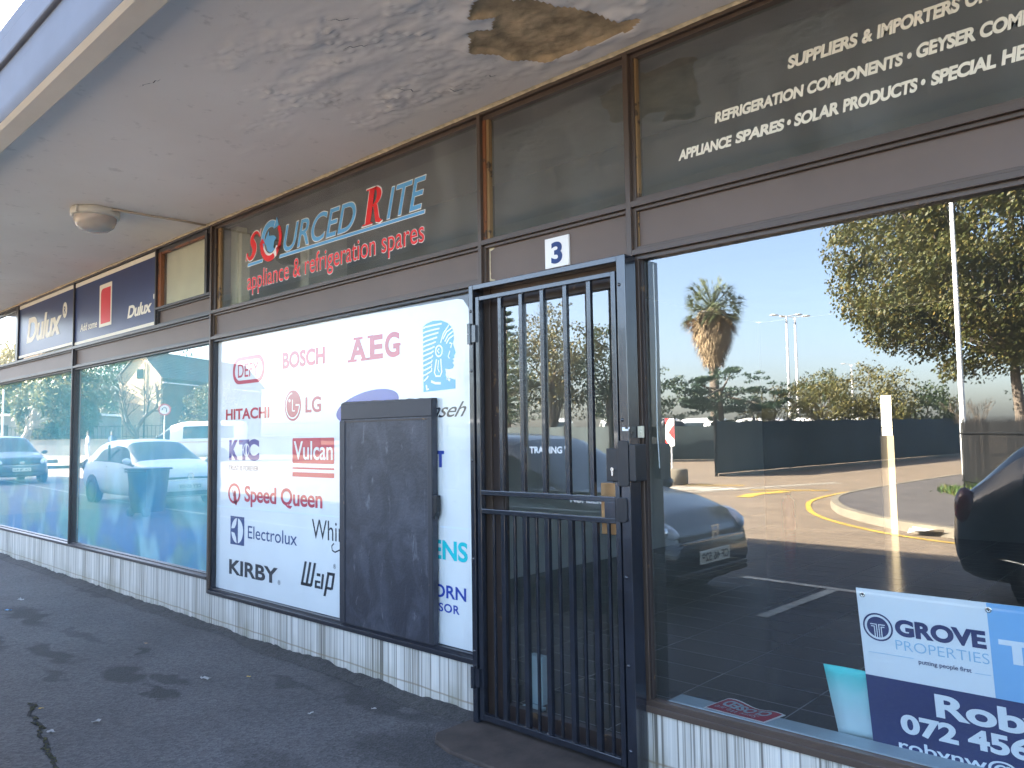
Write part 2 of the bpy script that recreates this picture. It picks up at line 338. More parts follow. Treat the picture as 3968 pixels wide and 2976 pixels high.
# ------------------------------------------------------------------ mesh helpers
class MB:
    def __init__(s): s.v = []; s.f = []; s.mi = []; s.cur = 0
    def add(s, vs, fs):
        n = len(s.v); s.v += [tuple(p) for p in vs]
        for f in fs: s.f.append(tuple(n + i for i in f)); s.mi.append(s.cur)
        return s
    def box(s, x0, x1, y0, y1, z0, z1):
        return s.add([(x0, y0, z0), (x1, y0, z0), (x1, y1, z0), (x0, y1, z0), (x0, y0, z1), (x1, y0, z1), (x1, y1, z1), (x0, y1, z1)],
                     [(0, 3, 2, 1), (4, 5, 6, 7), (0, 1, 5, 4), (1, 2, 6, 5), (2, 3, 7, 6), (3, 0, 4, 7)])
    def quad(s, a, b, c, d): return s.add([a, b, c, d], [(0, 1, 2, 3)])
    def prism(s, poly, y0, y1):            # poly in XZ, counter-clockwise seen from -y
        n = len(poly)
        return s.add([(x, y0, z) for x, z in poly] + [(x, y1, z) for x, z in poly],
                     [tuple(range(n)), tuple(range(2 * n - 1, n - 1, -1))] + [((i + 1) % n, i, n + i, n + (i + 1) % n) for i in range(n)])
    def tube(s, pts, rad, n=8, cap=True):
        pts = [Vector(p) for p in pts]; N = len(pts)
        if not isinstance(rad, (list, tuple)): rad = [rad] * N
        vs = []; up = Vector((0, 0, 1))
        prev = None
        for i, p in enumerate(pts):
            d = (pts[min(i + 1, N - 1)] - pts[max(i - 1, 0)])
            d = d.normalized() if d.length > 1e-9 else up
            if prev is None:
                a = d.cross(Vector((0, 0, 1)) if abs(d.z) < .9 else Vector((1, 0, 0))).normalized()
            else:
                a = (prev - d * prev.dot(d)); a = a.normalized() if a.length > 1e-6 else d.orthogonal().normalized()
            prev = a; c = d.cross(a)
            for k in range(n):
                g = 2 * math.pi * k / n
                vs.append(p + (a * math.cos(g) + c * math.sin(g)) * rad[i])
        fs = [(i * n + k, i * n + (k + 1) % n, (i + 1) * n + (k + 1) % n, (i + 1) * n + k) for i in range(N - 1) for k in range(n)]
        if cap: fs += [tuple(range(n - 1, -1, -1)), tuple((N - 1) * n + k for k in range(n))]
        return s.add(vs, fs)
    def lathe(s, prof, c=(0, 0, 0), n=24, axis='z'):
        vs = []
        for r, h in prof:
            for k in range(n):
                g = 2 * math.pi * k / n
                a, b_ = r * math.cos(g), r * math.sin(g)
                p = (a, b_, h) if axis == 'z' else ((a, h, b_) if axis == 'y' else (h, a, b_))
                vs.append((c[0] + p[0], c[1] + p[1], c[2] + p[2]))
        P = len(prof)
        fs = [(i * n + k, i * n + (k + 1) % n, (i + 1) * n + (k + 1) % n, (i + 1) * n + k) for i in range(P - 1) for k in range(n)]
        return s.add(vs, fs)
    def ell(s, c, r, n=10, m_=7):
        prof = []
        vs = []
        for i in range(m_ + 1):
            th = math.pi * i / m_
            for k in range(n):
                g = 2 * math.pi * k / n
                vs.append((c[0] + r[0] * math.sin(th) * math.cos(g), c[1] + r[1] * math.sin(th) * math.sin(g), c[2] - r[2] * math.cos(th)))
        fs = [(i * n + k, i * n + (k + 1) % n, (i + 1) * n + (k + 1) % n, (i + 1) * n + k) for i in range(m_) for k in range(n)]
        return s.add(vs, fs)
    def build(s, name, mats, parent=None, smooth=False, bevel=0., loc=None):
        me = bpy.data.meshes.new(name); me.from_pydata(s.v, [], s.f)
        if isinstance(mats, str): mats = [mats]
        for m in mats: me.materials.append(MATS[m])
        for p, i in zip(me.polygons, s.mi): p.material_index = i; p.use_smooth = smooth
        bm = bmesh.new(); bm.from_mesh(me); bmesh.ops.recalc_face_normals(bm, faces=bm.faces); bm.to_mesh(me); bm.free()
        o = bpy.data.objects.new(name, me); C.objects.link(o)
        if parent: o.parent = parent
        if loc: o.location = loc
        if bevel:
            md = o.modifiers.new('bevel', 'BEVEL'); md.width = bevel; md.segments = 2; md.limit_method = 'ANGLE'
        return o
def thing(name, label, cat, loc=(0, 0, 0), rz=0, group=None):
    o = bpy.data.objects.new(name, None); C.objects.link(o); o.empty_display_size = .1
    o.location = loc; o.rotation_euler = (0, 0, rz); o['label'] = label; o['category'] = cat
    if group: o['group'] = group
    return o
def tag(o, label, cat, group=None):
    o['label'] = label; o['category'] = cat
    if group: o['group'] = group
    return o
def copy_tree(o, parent=None):
    c = o.copy(); C.objects.link(c)
    if parent: c.parent = parent
    for ch in list(o.children): copy_tree(ch, c)
    return c
def plabel(o, s): o['label'] = s; return o

_tc = {}
def text_mesh(body, bold=0., spacing=1., word=1.):
    c = bpy.data.curves.new('lettering', 'FONT'); c.body = body; c.size = 1; c.offset = bold; c.space_character = spacing; c.space_word = word
    c.resolution_u = 6; c.fill_mode = 'FRONT' if False else 'BOTH'
    o = bpy.data.objects.new('lettering', c); C.objects.link(o)
    bpy.context.view_layer.update()
    me = bpy.data.meshes.new_from_object(o.evaluated_get(bpy.context.evaluated_depsgraph_get()))
    vs = [(v.co.x, v.co.y) for v in me.vertices]; fs = [tuple(p.vertices) for p in me.polygons]
    bpy.data.objects.remove(o); bpy.data.curves.remove(c); bpy.data.meshes.remove(me)
    return vs, fs
CAPH = .682
def lettering(mb, body, x0, x1, z, cap, y, bold=.02, shear=0., slope=0., spacing=1., th=.0012, word=1.):
    """flat vinyl letters on a plane y=const; x0..x1 the ink extent, z the baseline, cap the capital height"""
    vs, fs = text_mesh(body, bold, spacing, word)
    s = cap / (CAPH + 2 * bold)
    vs = [(a + shear * b_, b_ + bold) for a, b_ in vs]
    lo = min(a for a, _ in vs); hi = max(a for a, _ in vs)
    k = (x1 - x0) / (hi - lo)
    out = []
    for a, b_ in vs:
        xx = x0 + (a - lo) * k
        out.append((xx, y, z + b_ * s + slope * (xx - x0)))
    mb.add(out, fs)
    return mb
def ring_poly(cx, cz, rx_, rz_, n=40): return [(cx + rx_ * math.cos(2 * math.pi * i / n), cz + rz_ * math.sin(2 * math.pi * i / n)) for i in range(n)]
def flat(mb, poly, y): return mb.add([(x, y, z) for x, z in poly], [tuple(range(len(poly)))])
def ring(mb, outer, inner, y):
    n = len(outer)
    return mb.add([(x, y, z) for x, z in outer] + [(x, y, z) for x, z in inner], [(i, (i + 1) % n, n + (i + 1) % n, n + i) for i in range(n)])
def rrect(x0, x1, z0, z1, r, n=6):
    p = []
    for cx, cz, a0 in ((x1 - r, z1 - r, 0), (x0 + r, z1 - r, 90), (x0 + r, z0 + r, 180), (x1 - r, z0 + r, 270)):
        for i in range(n + 1):
            a = R(a0 + 90 * i / n); p.append((cx + r * math.cos(a), cz + r * math.sin(a)))
    return p
def stroke(mb, pts, wid, y):
    """a flat brush stroke along pts (x,z)"""
    vs = []
    for i, p in enumerate(pts):
        a = pts[max(i - 1, 0)]; b_ = pts[min(i + 1, len(pts) - 1)]
        dx, dz = b_[0] - a[0], b_[1] - a[1]; l = math.hypot(dx, dz) or 1
        ww = wid[i] if isinstance(wid, (list, tuple)) else wid
        vs += [(p[0] - dz / l * ww / 2, y, p[1] + dx / l * ww / 2), (p[0] + dz / l * ww / 2, y, p[1] - dx / l * ww / 2)]
    return mb.add(vs, [(2 * i, 2 * i + 1, 2 * i + 3, 2 * i + 2) for i in range(len(pts) - 1)])

# ------------------------------------------------------------------ the ground
def gz(x): return .006 * max(0, min(-x, 18) - 3) + (.012 * (min(-x, 90) - 18) if x < -18 else 0)
def sheet(name, mat, x0, x1, y0, y1, dz, nx=60, ny=4, parent=None, xs=None, skirt=0):
    mb = MB(); xs = xs or [x0 + (x1 - x0) * i / nx for i in range(nx + 1)]; n = len(xs)
    ys = [y0 + (y1 - y0) * j / ny for j in range(ny + 1)]
    mb.add([(x, y, gz(x) + dz) for y in ys for x in xs], [(j * n + i, j * n + i + 1, (j + 1) * n + i + 1, (j + 1) * n + i) for j in range(ny) for i in range(n - 1)])
    return mb.build(name, mat, parent)
g = sheet('ground', 'asphalt_road', 0, 0, -400, 60, -.004, xs=[-400, -200, -90, -60, -40, -30, -18, -12, -3, 0, 30, 100, 300], ny=10); g['kind'] = 'structure'
pav = sheet('pavement', 'asphalt_pavement', -18, 14, -3.4, .02, 0.0, 64, 6); pav['kind'] = 'structure'
asphalt('asphalt_shaded', (.034, .032, .032))  # same tarmac made darker: the building's shade put into its colour
pk = sheet('parking_shade', 'asphalt_shaded', -18, 14, -6.9, -3.4, .0, 64, 6); pk['kind'] = 'structure'
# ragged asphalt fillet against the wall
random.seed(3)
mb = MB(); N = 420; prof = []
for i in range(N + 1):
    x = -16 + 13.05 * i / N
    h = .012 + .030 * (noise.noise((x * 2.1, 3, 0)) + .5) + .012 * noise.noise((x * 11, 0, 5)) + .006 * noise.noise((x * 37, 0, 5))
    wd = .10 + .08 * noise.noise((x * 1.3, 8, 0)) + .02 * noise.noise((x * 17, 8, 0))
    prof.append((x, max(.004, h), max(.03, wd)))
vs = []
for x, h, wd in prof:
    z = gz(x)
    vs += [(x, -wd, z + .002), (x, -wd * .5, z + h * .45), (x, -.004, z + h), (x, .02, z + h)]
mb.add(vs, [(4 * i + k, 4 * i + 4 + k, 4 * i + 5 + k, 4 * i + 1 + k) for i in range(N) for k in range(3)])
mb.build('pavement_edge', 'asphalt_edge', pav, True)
# crack with moss
mb = MB(); pts = []
for i in range(40):
    u = i / 39
    x = -5.1 + 1.15 * u; y = -1.52 - .20 * u + .035 * noise.noise((u * 9, 0, 0)) + .015 * noise.noise((u * 31, 2, 0))
    pts.append((x, y, 0.004 + .011 * (.6 + noise.noise((u * 14, 5, 0)))))
vs = []
for x, y, wd in pts: vs += [(x, y - wd, gz(x) + .004), (x, y + wd, gz(x) + .004)]
mb.add(vs, [(2 * i, 2 * i + 2, 2 * i + 3, 2 * i + 1) for i in range(39)]); mb.build('crack', 'crack_dark', pav)
mb = MB()
for i in range(150):
    u = random.random(); x, y, wd = pts[int(u * 39)]
    if noise.noise((u * 8, 1, 0)) < -.15: continue
    x += random.uniform(-.02, .02); y += random.gauss(0, wd * .6); r = random.uniform(.003, .008)
    mb.ell((x, y, gz(x) + .004), (r, r, r * .5), 5, 3)
mb.build('moss', 'moss', pav)
# door step
mb = MB(); pl = [(-3.02, -.30), (-2.95, -.37), (-2.80, -.41), (-1.90, -.42), (-1.90, .0), (-2.985, .0), (-3.02, -.08)]
n = len(pl); mb.add([(x, y, -.01) for x, y in pl] + [(x * .999, y, .018) for x, y in pl], [tuple(range(n, 2 * n))] + [(i, (i + 1) % n, n + (i + 1) % n, n + i) for i in range(n)])
tag(mb.build('door_step', 'step_concrete', None, False, .008), 'low brown concrete step in front of the barred gate', 'step')

# ------------------------------------------------------------------ the building
bld = thing('shop_building', 'grey single storey shop building with a flaking canopy over the pavement', 'building', (0, 0, 0))
ZS = 3.272
# soffit: a fine sheet with blistered paint and a fallen patch of plaster
HOLE = [(-2.50, -.50), (-2.41, -.60), (-2.30, -.56), (-2.22, -.64), (-2.28, -.72), (-2.15, -.78), (-2.03, -.66), (-1.97, -.52), (-1.90, -.34), (-1.80, -.20), (-1.86, -.13), (-2.01, -.15), (-2.20, -.17), (-2.36, -.21), (-2.40, -.30)]
def inpoly(x, y, P):
    r = False; j = len(P) - 1
    for i in range(len(P)):
        if (P[i][1] > y) != (P[j][1] > y) and x < (P[j][0] - P[i][0]) * (y - P[i][1]) / (P[j][1] - P[i][1]) + P[i][0]: r = not r
        j = i
    return r
def edist(x, y, P):
    d = 9
    for i in range(len(P)):
        ax, ay = P[i - 1]; bx, by = P[i]; l = (bx - ax) ** 2 + (by - ay) ** 2
        u = max(0, min(1, ((x - ax) * (bx - ax) + (y - ay) * (by - ay)) / l))
        d = min(d, math.hypot(x - ax - u * (bx - ax), y - ay - u * (by - ay)))
    return d
BL = [(-2.85, -.95, .45, .32, .8), (-3.35, -.80, .45, .25, .9), (-2.95, -.40, .55, .22, 1.), (-3.35, -.35, .40, .18, .8), (-3.2, -1.25, .40, .14, .5), (-2.45, -.75, .35, .30, .9), (-2.2, -.12, .55, .10, .8), (-1.7, -.40, .5, .3, .8), (-2.1, -1.0, .6, .25, .8), (-1.3, -.3, .5, .25, .9), (-3.75, -.75, .4, .12, .5), (-4.3, -.55, .5, .10, .25)]
def blister(x, y):
    wx = x + .10 * noise.noise((x * 4, y * 4, 1)); wy = y + .10 * noise.noise((x * 4, y * 4, 7))
    k = 0
    for cx, cy, a, b_, s in BL:
        q = math.hypot((wx - cx) / a, (wy - cy) / b_)
        if q < 1: k = max(k, s * min(1, (1 - q) * 2.2))
    if k <= 0: return 0
    n1 = noise.turbulence((x * 5, y * 9, 0), 5, False); n2 = noise.ridged_multi_fractal((x * 7, y * 12, 2), .9, 2.1, 4, 1., 2.) if False else abs(noise.noise((x * 17, y * 26, 4)))
    n3 = max(0, noise.noise((x * 3.2, y * 5.5, 9)) - .02)
    fl = max(0, noise.noise((x * 26, y * 40, 3)) - .10) * max(0, min(1, (noise.noise((x * 4.3, y * 6.1, 21)) + .1) * 4))
    return k * (.008 * n1 + .020 * n3 + .004 * n2 + .024 * fl)
xs = [-12.5, -11, -9, -7.5, -6.5] + [-6 + .05 * i for i in range(32)] + [-4.4 + .0125 * i for i in range(281)] + [-.85 + .1 * i for i in range(1, 20)] + [2, 5, 9, 14]
ys = [-1.70 + .0125 * i for i in range(137)]
mb = MB(); nx = len(xs); vs = []; ins = []
for y in ys:
    for x in xs:
        z = ZS; hole = 0
        if -4.5 < x < 0:
            jx = x + .040 * noise.noise((x * 6, y * 6, 0)) + .008 * noise.noise((x * 17, y * 17, 0)); jy = y + .040 * noise.noise((x * 6, y * 6, 5)) + .008 * noise.noise((x * 17, y * 17, 8))
            d = edist(jx, jy, HOLE) if -2.8 < x < -1.5 else 9
            if d < 3 and inpoly(jx, jy, HOLE):
                hole = 1; z = ZS + .010 * min(1, d / .012) + .006 * noise.noise((x * 14, y * 14, 0)) - .008 * max(0, noise.noise((x * 40, y * 40, 0)))
            else:
                z -= blister(x, y)
                if d < .09: z -= .020 * (1 - d / .09) * (.5 + noise.noise((x * 9, y * 9, 3)))
        vs.append((x, y, z)); ins.append(hole)
fs = []; mi = []
for j in range(len(ys) - 1):
    for i in range(nx - 1):
        q = (j * nx + i, j * nx + i + 1, (j + 1) * nx + i + 1, (j + 1) * nx + i)
        fs.append(q); mi.append(1 if sum(ins[k] for k in q) >= 1 else 0)
mb.v = vs; mb.f = fs; mb.mi = mi
sof = mb.build('soffit', ['soffit_paint', 'bare_plaster'], bld, True); plabel(sof, 'grey soffit with blistered paint and one bare brown patch')
# dark hairline cracks and split paint
mb = MB(); random.seed(11)
for (x0, y0, x1, y1) in ((-3.08, -.52, -2.98, -.40), (-2.92, -.34, -2.72, -.18), (-3.95, -1.42, -3.80, -1.38), (-2.75, -1.12, -2.62, -1.02), (-2.9, -.93, -2.78, -.86), (-2.63, -.28, -2.58, -.22)):
    P = []
    for i in range(9):
        u = i / 8; P.append((x0 + (x1 - x0) * u + .02 * noise.noise((u * 6 + x0, 0, 0)), y0 + (y1 - y0) * u + .02 * noise.noise((u * 6, x0, 4)), (.0022) * (1 - abs(2 * u - 1)) + .0005))
    vs = []
    for x, y, wd in P: vs += [(x - wd, y - wd, ZS - blister(x, y) - .004), (x + wd, y + wd, ZS - blister(x, y) - .004)]
    mb = MB(); mb.add(vs, [(2 * i, 2 * i + 1, 2 * i + 3, 2 * i + 2) for i in range(8)]); mb.build('soffit_crack', 'crack_dark', bld)
XE0 = -12.5
# ragged pale paint line where soffit meets the frame
mb = MB(); vs = []; N = 700
for i in range(N + 1):
    x = XE0 + 13.5 * i / N
    t_ = .004 + .006 * max(0, noise.noise((x * 3, 0, 0)) + .4) + .005 * max(0, noise.noise((x * 25, 0, 0)))
    vs += [(x, -.012 - t_ * 1.5, ZS - .0015), (x, -.004, ZS - .002 - t_ * .6), (x, -.001, ZS - .003 - t_)]
mb.add(vs, [(3 * i + k, 3 * i + 3 + k, 3 * i + 4 + k, 3 * i + 1 + k) for i in range(N) for k in range(2)])
mb.build('ragged_paint_line', 'pale_plaster', bld, True)
# canopy edge: rounded lip then fascia, drip ledge and top band
XE = -12.5
prof = [(-1.685, ZS + .01), (-1.690, 3.206), (-1.70, 3.200), (-1.790, 3.200), (-1.815, 3.210), (-1.830, 3.235), (-1.834, 3.27), (-1.834, 3.48)]
def ext(mb, prof, xs):
    n = len(prof); mb.add([(x, y, z) for x in xs for y, z in prof], [(i * n + k, (i + 1) * n + k, (i + 1) * n + k + 1, i * n + k + 1) for i in range(len(xs) - 1) for k in range(n - 1)])
XX = [XE, -10, -6, -3, 0, 14]
mb = MB(); ext(mb, prof[:5], XX); mb.build('canopy_lip', 'lip_warm_light', bld, False)
mb = MB(); ext(mb, prof[4:], XX); mb.build('fascia', 'fascia_paint', bld, True)
mb = MB(); mb.box(XE, 14, -1.860, -1.6, 3.475, 3.60).box(XE, 14, -1.850, -1.6, 3.60, 3.69); mb.build('canopy_coping', 'fascia_paint', bld, False, .012)
mb = MB(); mb.box(XE, 14, -1.82, 0, 3.31, 3.362); mb.build('canopy_slab', 'fascia_paint', bld)
mb = MB(); mb.box(XE - .03, XE, -1.83, 0, ZS, 3.5); mb.build('canopy_end', 'fascia_paint', bld)
mb = MB(); mb.box(-40, 14, .35, 9.3, 3.36, 6.4); mb.build('upper_wall', 'roughcast', bld)
mb = MB(); mb.box(-40, 14, .0, .35, 3.285, 3.69); mb.build('lintel', 'fascia_paint', bld)
MB().box(-40, -16.0, .0, .3, -.2, 3.28).build('side_wall', 'roughcast', bld); MB().box(2.4, 14, .0, .3, -.2, 3.28).build('side_wall', 'roughcast', bld)
# plinths
for x0, x1, top in ((-16, -6.114, .378), (-6.114, -2.93, .273), (-1.975, 2.4, .273)):
    mb = MB(); mb.box(x0, x1, .006, .14, -.1, top); mb.build('tiled_plinth', 'plinth_tile', bld)
MB().box(-2.955, -2.012, -.03, .16, -.05, .021).build('threshold', 'step_concrete', bld)
# interior
mb = MB(); mb.box(-5.62, 2.4, .14, 9.0, -.05, .012); mb.build('shop_floor', 'floor_tile', bld)
mb = MB(); mb.box(-5.75, -5.62, .62, 9.0, -.05, 3.27); mb.build('partition_wall', 'interior_wall', bld)
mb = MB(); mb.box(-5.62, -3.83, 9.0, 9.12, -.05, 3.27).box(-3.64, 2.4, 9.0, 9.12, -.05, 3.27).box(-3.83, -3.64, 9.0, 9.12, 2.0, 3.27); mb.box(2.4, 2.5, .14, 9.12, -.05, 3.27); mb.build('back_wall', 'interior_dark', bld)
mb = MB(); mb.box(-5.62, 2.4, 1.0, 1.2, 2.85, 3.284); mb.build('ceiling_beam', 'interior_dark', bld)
mb = MB(); mb.box(-16, 2.4, .12, 9.3, 3.285, 3.35); mb.build('shop_ceiling', 'interior_ceiling', bld)
mb = MB(); mb.quad((-3.83, 9.03, .0), (-3.64, 9.03, .0), (-3.64, 9.03, 1.42), (-3.83, 9.03, 1.42)); mb.build('glowing_door_panel', 'glowing_beige', bld)
mb = MB(); mb.box(-3.83, -3.815, 9.0, 9.03, 1.42, 2.0).box(-3.655, -3.64, 9.0, 9.03, 1.42, 2.0)
for z in (1.53, 1.64, 1.75, 1.87): mb.box(-3.815, -3.655, 9.0, 9.02, z, z + .008)
mb.build('back_window_frame', 'palisade_paint', bld)
mb = MB(); mb.box(-6.09, -5.99, .17, .26, 2.3, 3.26); mb.box(-5.99, -5.945, .19, .26, 2.3, 3.20); mb.build('duct', 'duct_cream', bld)
mb = MB(); mb.box(-16, -6.0, 1.6, 1.7, -.05, 3.28); mb.build('shop_back_partition', 'interior_wall', bld)
mb = MB(); mb.box(-16, -5.75, .14, 1.6, -.05, .1); mb.build('left_shop_floor', 'floor_tile', bld)

# ------------------------------------------------------------------ shopfronts (frame face y=0, glass y=.05)
MW = .0125
def frame_stop(mb, x0, x1, z0, z1, w=.018, y0=.022, y1=.058):
    mb.box(x0, x0 + w, y0, y1, z0, z1).box(x1 - w, x1, y0, y1, z0, z1).box(x0 + w, x1 - w, y0, y1, z0, z0 + w).box(x0 + w, x1 - w, y0, y1, z1 - w, z1)
def mull(mb, x, z0, z1, hw=MW): mb.box(x - hw, x + hw, 0, .075, z0, z1)
def rail(mb, x0, x1, z0, z1, y0=0.0008): mb.box(x0, x1, y0, .074, z0, z1)
def pane(name, x0, x1, z0, z1, mat, parent, y=.05): return MB().box(x0, x1, y, y + .005, z0, z1).build(name, mat, parent)
def sill(mb, x0, x1, z0, z1):
    mb.box(x0, x1, -.006, .075, z0, z1); mb.add([(x0, .004, z1), (x1, .004, z1), (x1, .05, z1 + .022), (x0, .05, z1 + .022), (x0, .05, z1), (x1, .05, z1)], [(0, 1, 2, 3), (0, 3, 4), (1, 5, 2)])
def header(x0, x1, z0, z1, parent): return MB().box(x0, x1, .040, .056, z0, z1).build('header_panel', 'header_brown', parent)
V0, V05, V1, V2, V3, V4 = -9.335, -7.187, -6.1045, -2.970, -1.9985, 1.30
# brand bay
sf = thing('shopfront', 'brown framed shopfront bay with a white poster filling its window', 'shopfront', (-4.54, 0, 0))
sf_l = Vector(sf.location)
def child_fix(root):
    bpy.context.view_layer.update()
    for c in root.children: c.matrix_parent_inverse = root.matrix_world.inverted()
mb = MB(); mull(mb, V1, .274, 3.262); mull(mb, V2, .02, 3.262)
rail(mb, V1 + MW, V2 - MW, 2.522, 2.549); rail(mb, V1 + MW, V2 - MW, 2.307, 2.332); rail(mb, V1 + MW, V2 - MW, 3.248, 3.27);
m2 = MB(); sill(m2, V1 + MW, V2 - MW, .274, .300); frame_stop(m2, V1 + MW, V2 - MW, .300, 2.307); m2.build('lower_frame', 'sill_black', sf, False, .0015); frame_stop(mb, V1 + MW, V2 - MW, 2.332, 2.522, .016, .02, .045); mb.box(V1 + MW, V2 - MW, .025, .058, 3.225, 3.248)
mb.build('frame', 'frame_paint', sf, False, .0015)
MB().box(V1 + MW, -6.045, .018, .056, 2.549, 3.225).build('bead', 'bead_dark', sf); MB().box(-6.045, -6.002, .034, .056, 2.549, 3.225).build('bead', 'bead_ochre', sf)
MB().box(V1 + .029, V1 + .037, .035, .039, 2.352, 2.505).build('peeled_edge', 'bead_ochre', sf)
header(V1 + MW, V2 - MW, 2.332, 2.522, sf)
pane('transom_pane', -6.002, V2 - MW, 2.549, 3.226, 'transom_glass', sf); pane('display_pane', V1 + .03, V2 - .03, .305, 2.303, 'poster_glass', sf)
child_fix(sf)
# door bay
df = thing('door_surround', 'narrow brown framed bay above the gated door with number plaque', 'shopfront', (-2.48, 0, 0))
mb = MB(); rail(mb, V2 + MW, V3 - MW, 2.522, 2.549); rail(mb, V2 + MW, V3 - MW, 2.270, 2.300); rail(mb, V2 + MW, V3 - MW, 3.248, 3.27)
frame_stop(mb, V2 + MW, V3 - MW, 2.300, 2.522, .016, .02, .045); mb.box(V2 + MW, V3 - MW, .025, .058, 3.222, 3.248)
mb.box(V2 + MW, -2.897, .0, .08, .02, 2.270).box(-2.035, V3 - MW, .0, .08, .02, 2.270); mb.box(-2.897, -2.035, .01, .08, 2.240, 2.270)
mb.build('frame', 'frame_paint', df, False, .0015)
MB().box(V2 + MW, -2.937, .022, .056, 2.549, 3.222).build('bead', 'bead_orange', df); MB().box(-2.937, -2.918, .030, .056, 2.549, 3.222).build('bead', 'bead_ochre', df)
random.seed(5)
mb = MB(); vs = []
for i in range(21): vs += [(-2.932, .0395, 2.318 + .19 * i / 20), (-2.932 + .006 + .010 * abs(noise.noise((i * .7, 0, 0))) + (.03 if i in (0, 1, 19, 20) else 0), .0395, 2.318 + .19 * i / 20)]
mb.add(vs, [(2 * i, 2 * i + 1, 2 * i + 3, 2 * i + 2) for i in range(20)]); mb.build('peeled_edge', 'pale_plaster', df)
header(V2 + MW, V3 - MW, 2.300, 2.522, df); pane('transom_pane', -2.918, V3 - MW, 2.549, 3.224, 'transom_glass', df)
child_fix(df)
# right bay
rf = thing('shopfront', 'brown framed shopfront bay with a large clear window beside the gate', 'shopfront', (-.35, 0, 0))
mb = MB(); mull(mb, V3, .02, 3.262, .0135); mull(mb, V4, .274, 3.262)
rail(mb, V3 + .0135, V4 - MW, 2.522, 2.549); rail(mb, V3 + .0135, V4 - MW, 2.299, 2.324); rail(mb, V3 + .0135, V4 - MW, 3.248, 3.27); sill(mb, V3 + .0135, V4 - MW, .274, .300)
frame_stop(mb, V3 + .0135, V4 - MW, .300, 2.299, .020); frame_stop(mb, V3 + .0135, V4 - MW, 2.324, 2.522, .016, .02, .045); frame_stop(mb, V3 + .0135, V4 - MW, 2.549, 3.248, .018)
rail(mb, V4 + MW, 2.4, 2.522, 2.549); rail(mb, V4 + MW, 2.4, 2.299, 2.324); sill(mb, V4 + MW, 2.4, .274, .3)
mb.build('frame', 'frame_paint', rf, False, .0015)
MB().box(V3 + .0325, V3 + .041, .03, .056, 2.568, 3.230).build('bead', 'bead_ochre', rf); MB().box(V3 + .0345, V3 + .044, .03, .056, .321, 2.279).build('bead', 'bead_dark', rf)
MB().box(V3 + .029, V3 + .036, .035, .039, 2.342, 2.505).build('peeled_edge', 'bead_ochre', rf)
header(V3 + .0135, V4 - MW, 2.324, 2.522, rf); pane('transom_pane', V3 + .042, V4 - .03, 2.565, 3.232, 'transom_glass', rf); pane('display_pane', V3 + .046, V4 - .03, .318, 2.281, 'shop_glass', rf)
pane('display_pane', V4 + MW, 2.4, .318, 2.281, 'shop_glass', rf)
MB().box(-1.91, 1.2, .085, .20, .27, .312).build('inner_ledge', 'ledge_paint', rf, False, .004)
mb = MB(); mb.tube([(-1.935, .10, 2.27), (-1.932, .10, 1.9), (-1.938, .10, 1.5), (-1.930, .10, 1.33)], .003, 5).build('blind_cord', 'white_vinyl', rf)
child_fix(rf)
# left shop
lf = thing('shopfront', 'dark framed paint shopfront with wide teal tinted windows', 'shopfront', (-9.6, 0, 0))
mb = MB(); mull(mb, V0, .379, 3.262, .0130); mull(mb, V05, 2.55, 3.262, .0115); mull(mb, -11.41, 2.55, 3.262, .045); mull(mb, -13.1, .379, 3.262); mull(mb, -16, .379, 3.262)
segs = ((-16 + MW, -13.1 - MW), (-13.1 + MW, V0 - .013), (V0 + .013, V1 - MW))
for a, b_ in segs:
    rail(mb, a, b_, 2.517, 2.547); rail(mb, a, b_, 2.304, 2.328); rail(mb, a, b_, 3.248, 3.27); sill(mb, a, b_, .379, .403)
    frame_stop(mb, a, b_, .403, 2.304); frame_stop(mb, a, b_, 2.328, 2.517, .016, .02, .045)
rail(mb, V05 + .0115, V1 - MW, 2.685, 2.707); frame_stop(mb, V05 + .0115, V1 - MW, 2.547, 2.685, .014, .02, .045)
mb.box(-6.245, -6.205, .015, .058, 2.707, 3.25); mb.box(-16, V1 - MW, .025, .058, 3.215, 3.248)
mb.build('frame', 'frame_cool', lf, False, .0015)
MB().box(V05 + .0115, -7.115, .022, .056, 2.707, 3.215).build('bead', 'bead_orange', lf); MB().box(-7.115, -6.245, .028, .056, 3.200, 3.216).build('bead', 'bead_orange', lf)
MB().box(-6.205, V1 - MW, .04, .05, 2.707, 3.215).build('blank_strip', 'frame_cool', lf)
for a, b_ in segs: header(a, b_, 2.328, 2.517, lf)
header(V05 + .0115, V1 - MW, 2.547, 2.685, lf)
pane('transom_pane', -7.115, -6.245, 2.707, 3.2, 'transom_glass', lf)
MB().box(-7.115, -6.245, .075, .085, 2.707, 3.21).build('obscured_backing', 'duct_cream', lf)
pane('transom_pane', -16 + MW, -11.455, 2.547, 3.215, 'left_glass', lf)
for a, b_ in segs: pane('display_pane', a + .016, b_ - .016, .42, 2.29, 'left_glass', lf)
child_fix(lf)
for a, b_, lab in ((-13.0, -9.36, 'teal and blue printed backing behind the far left shop window'), (-9.30, -6.13, 'teal and blue printed backing behind the window beside the white poster')):
    tag(MB().box(a, b_, .085, .095, .38, 2.31).build('window_graphic', 'teal_graphic'), lab, 'window graphic', 'printed backings in the paint shop windows')

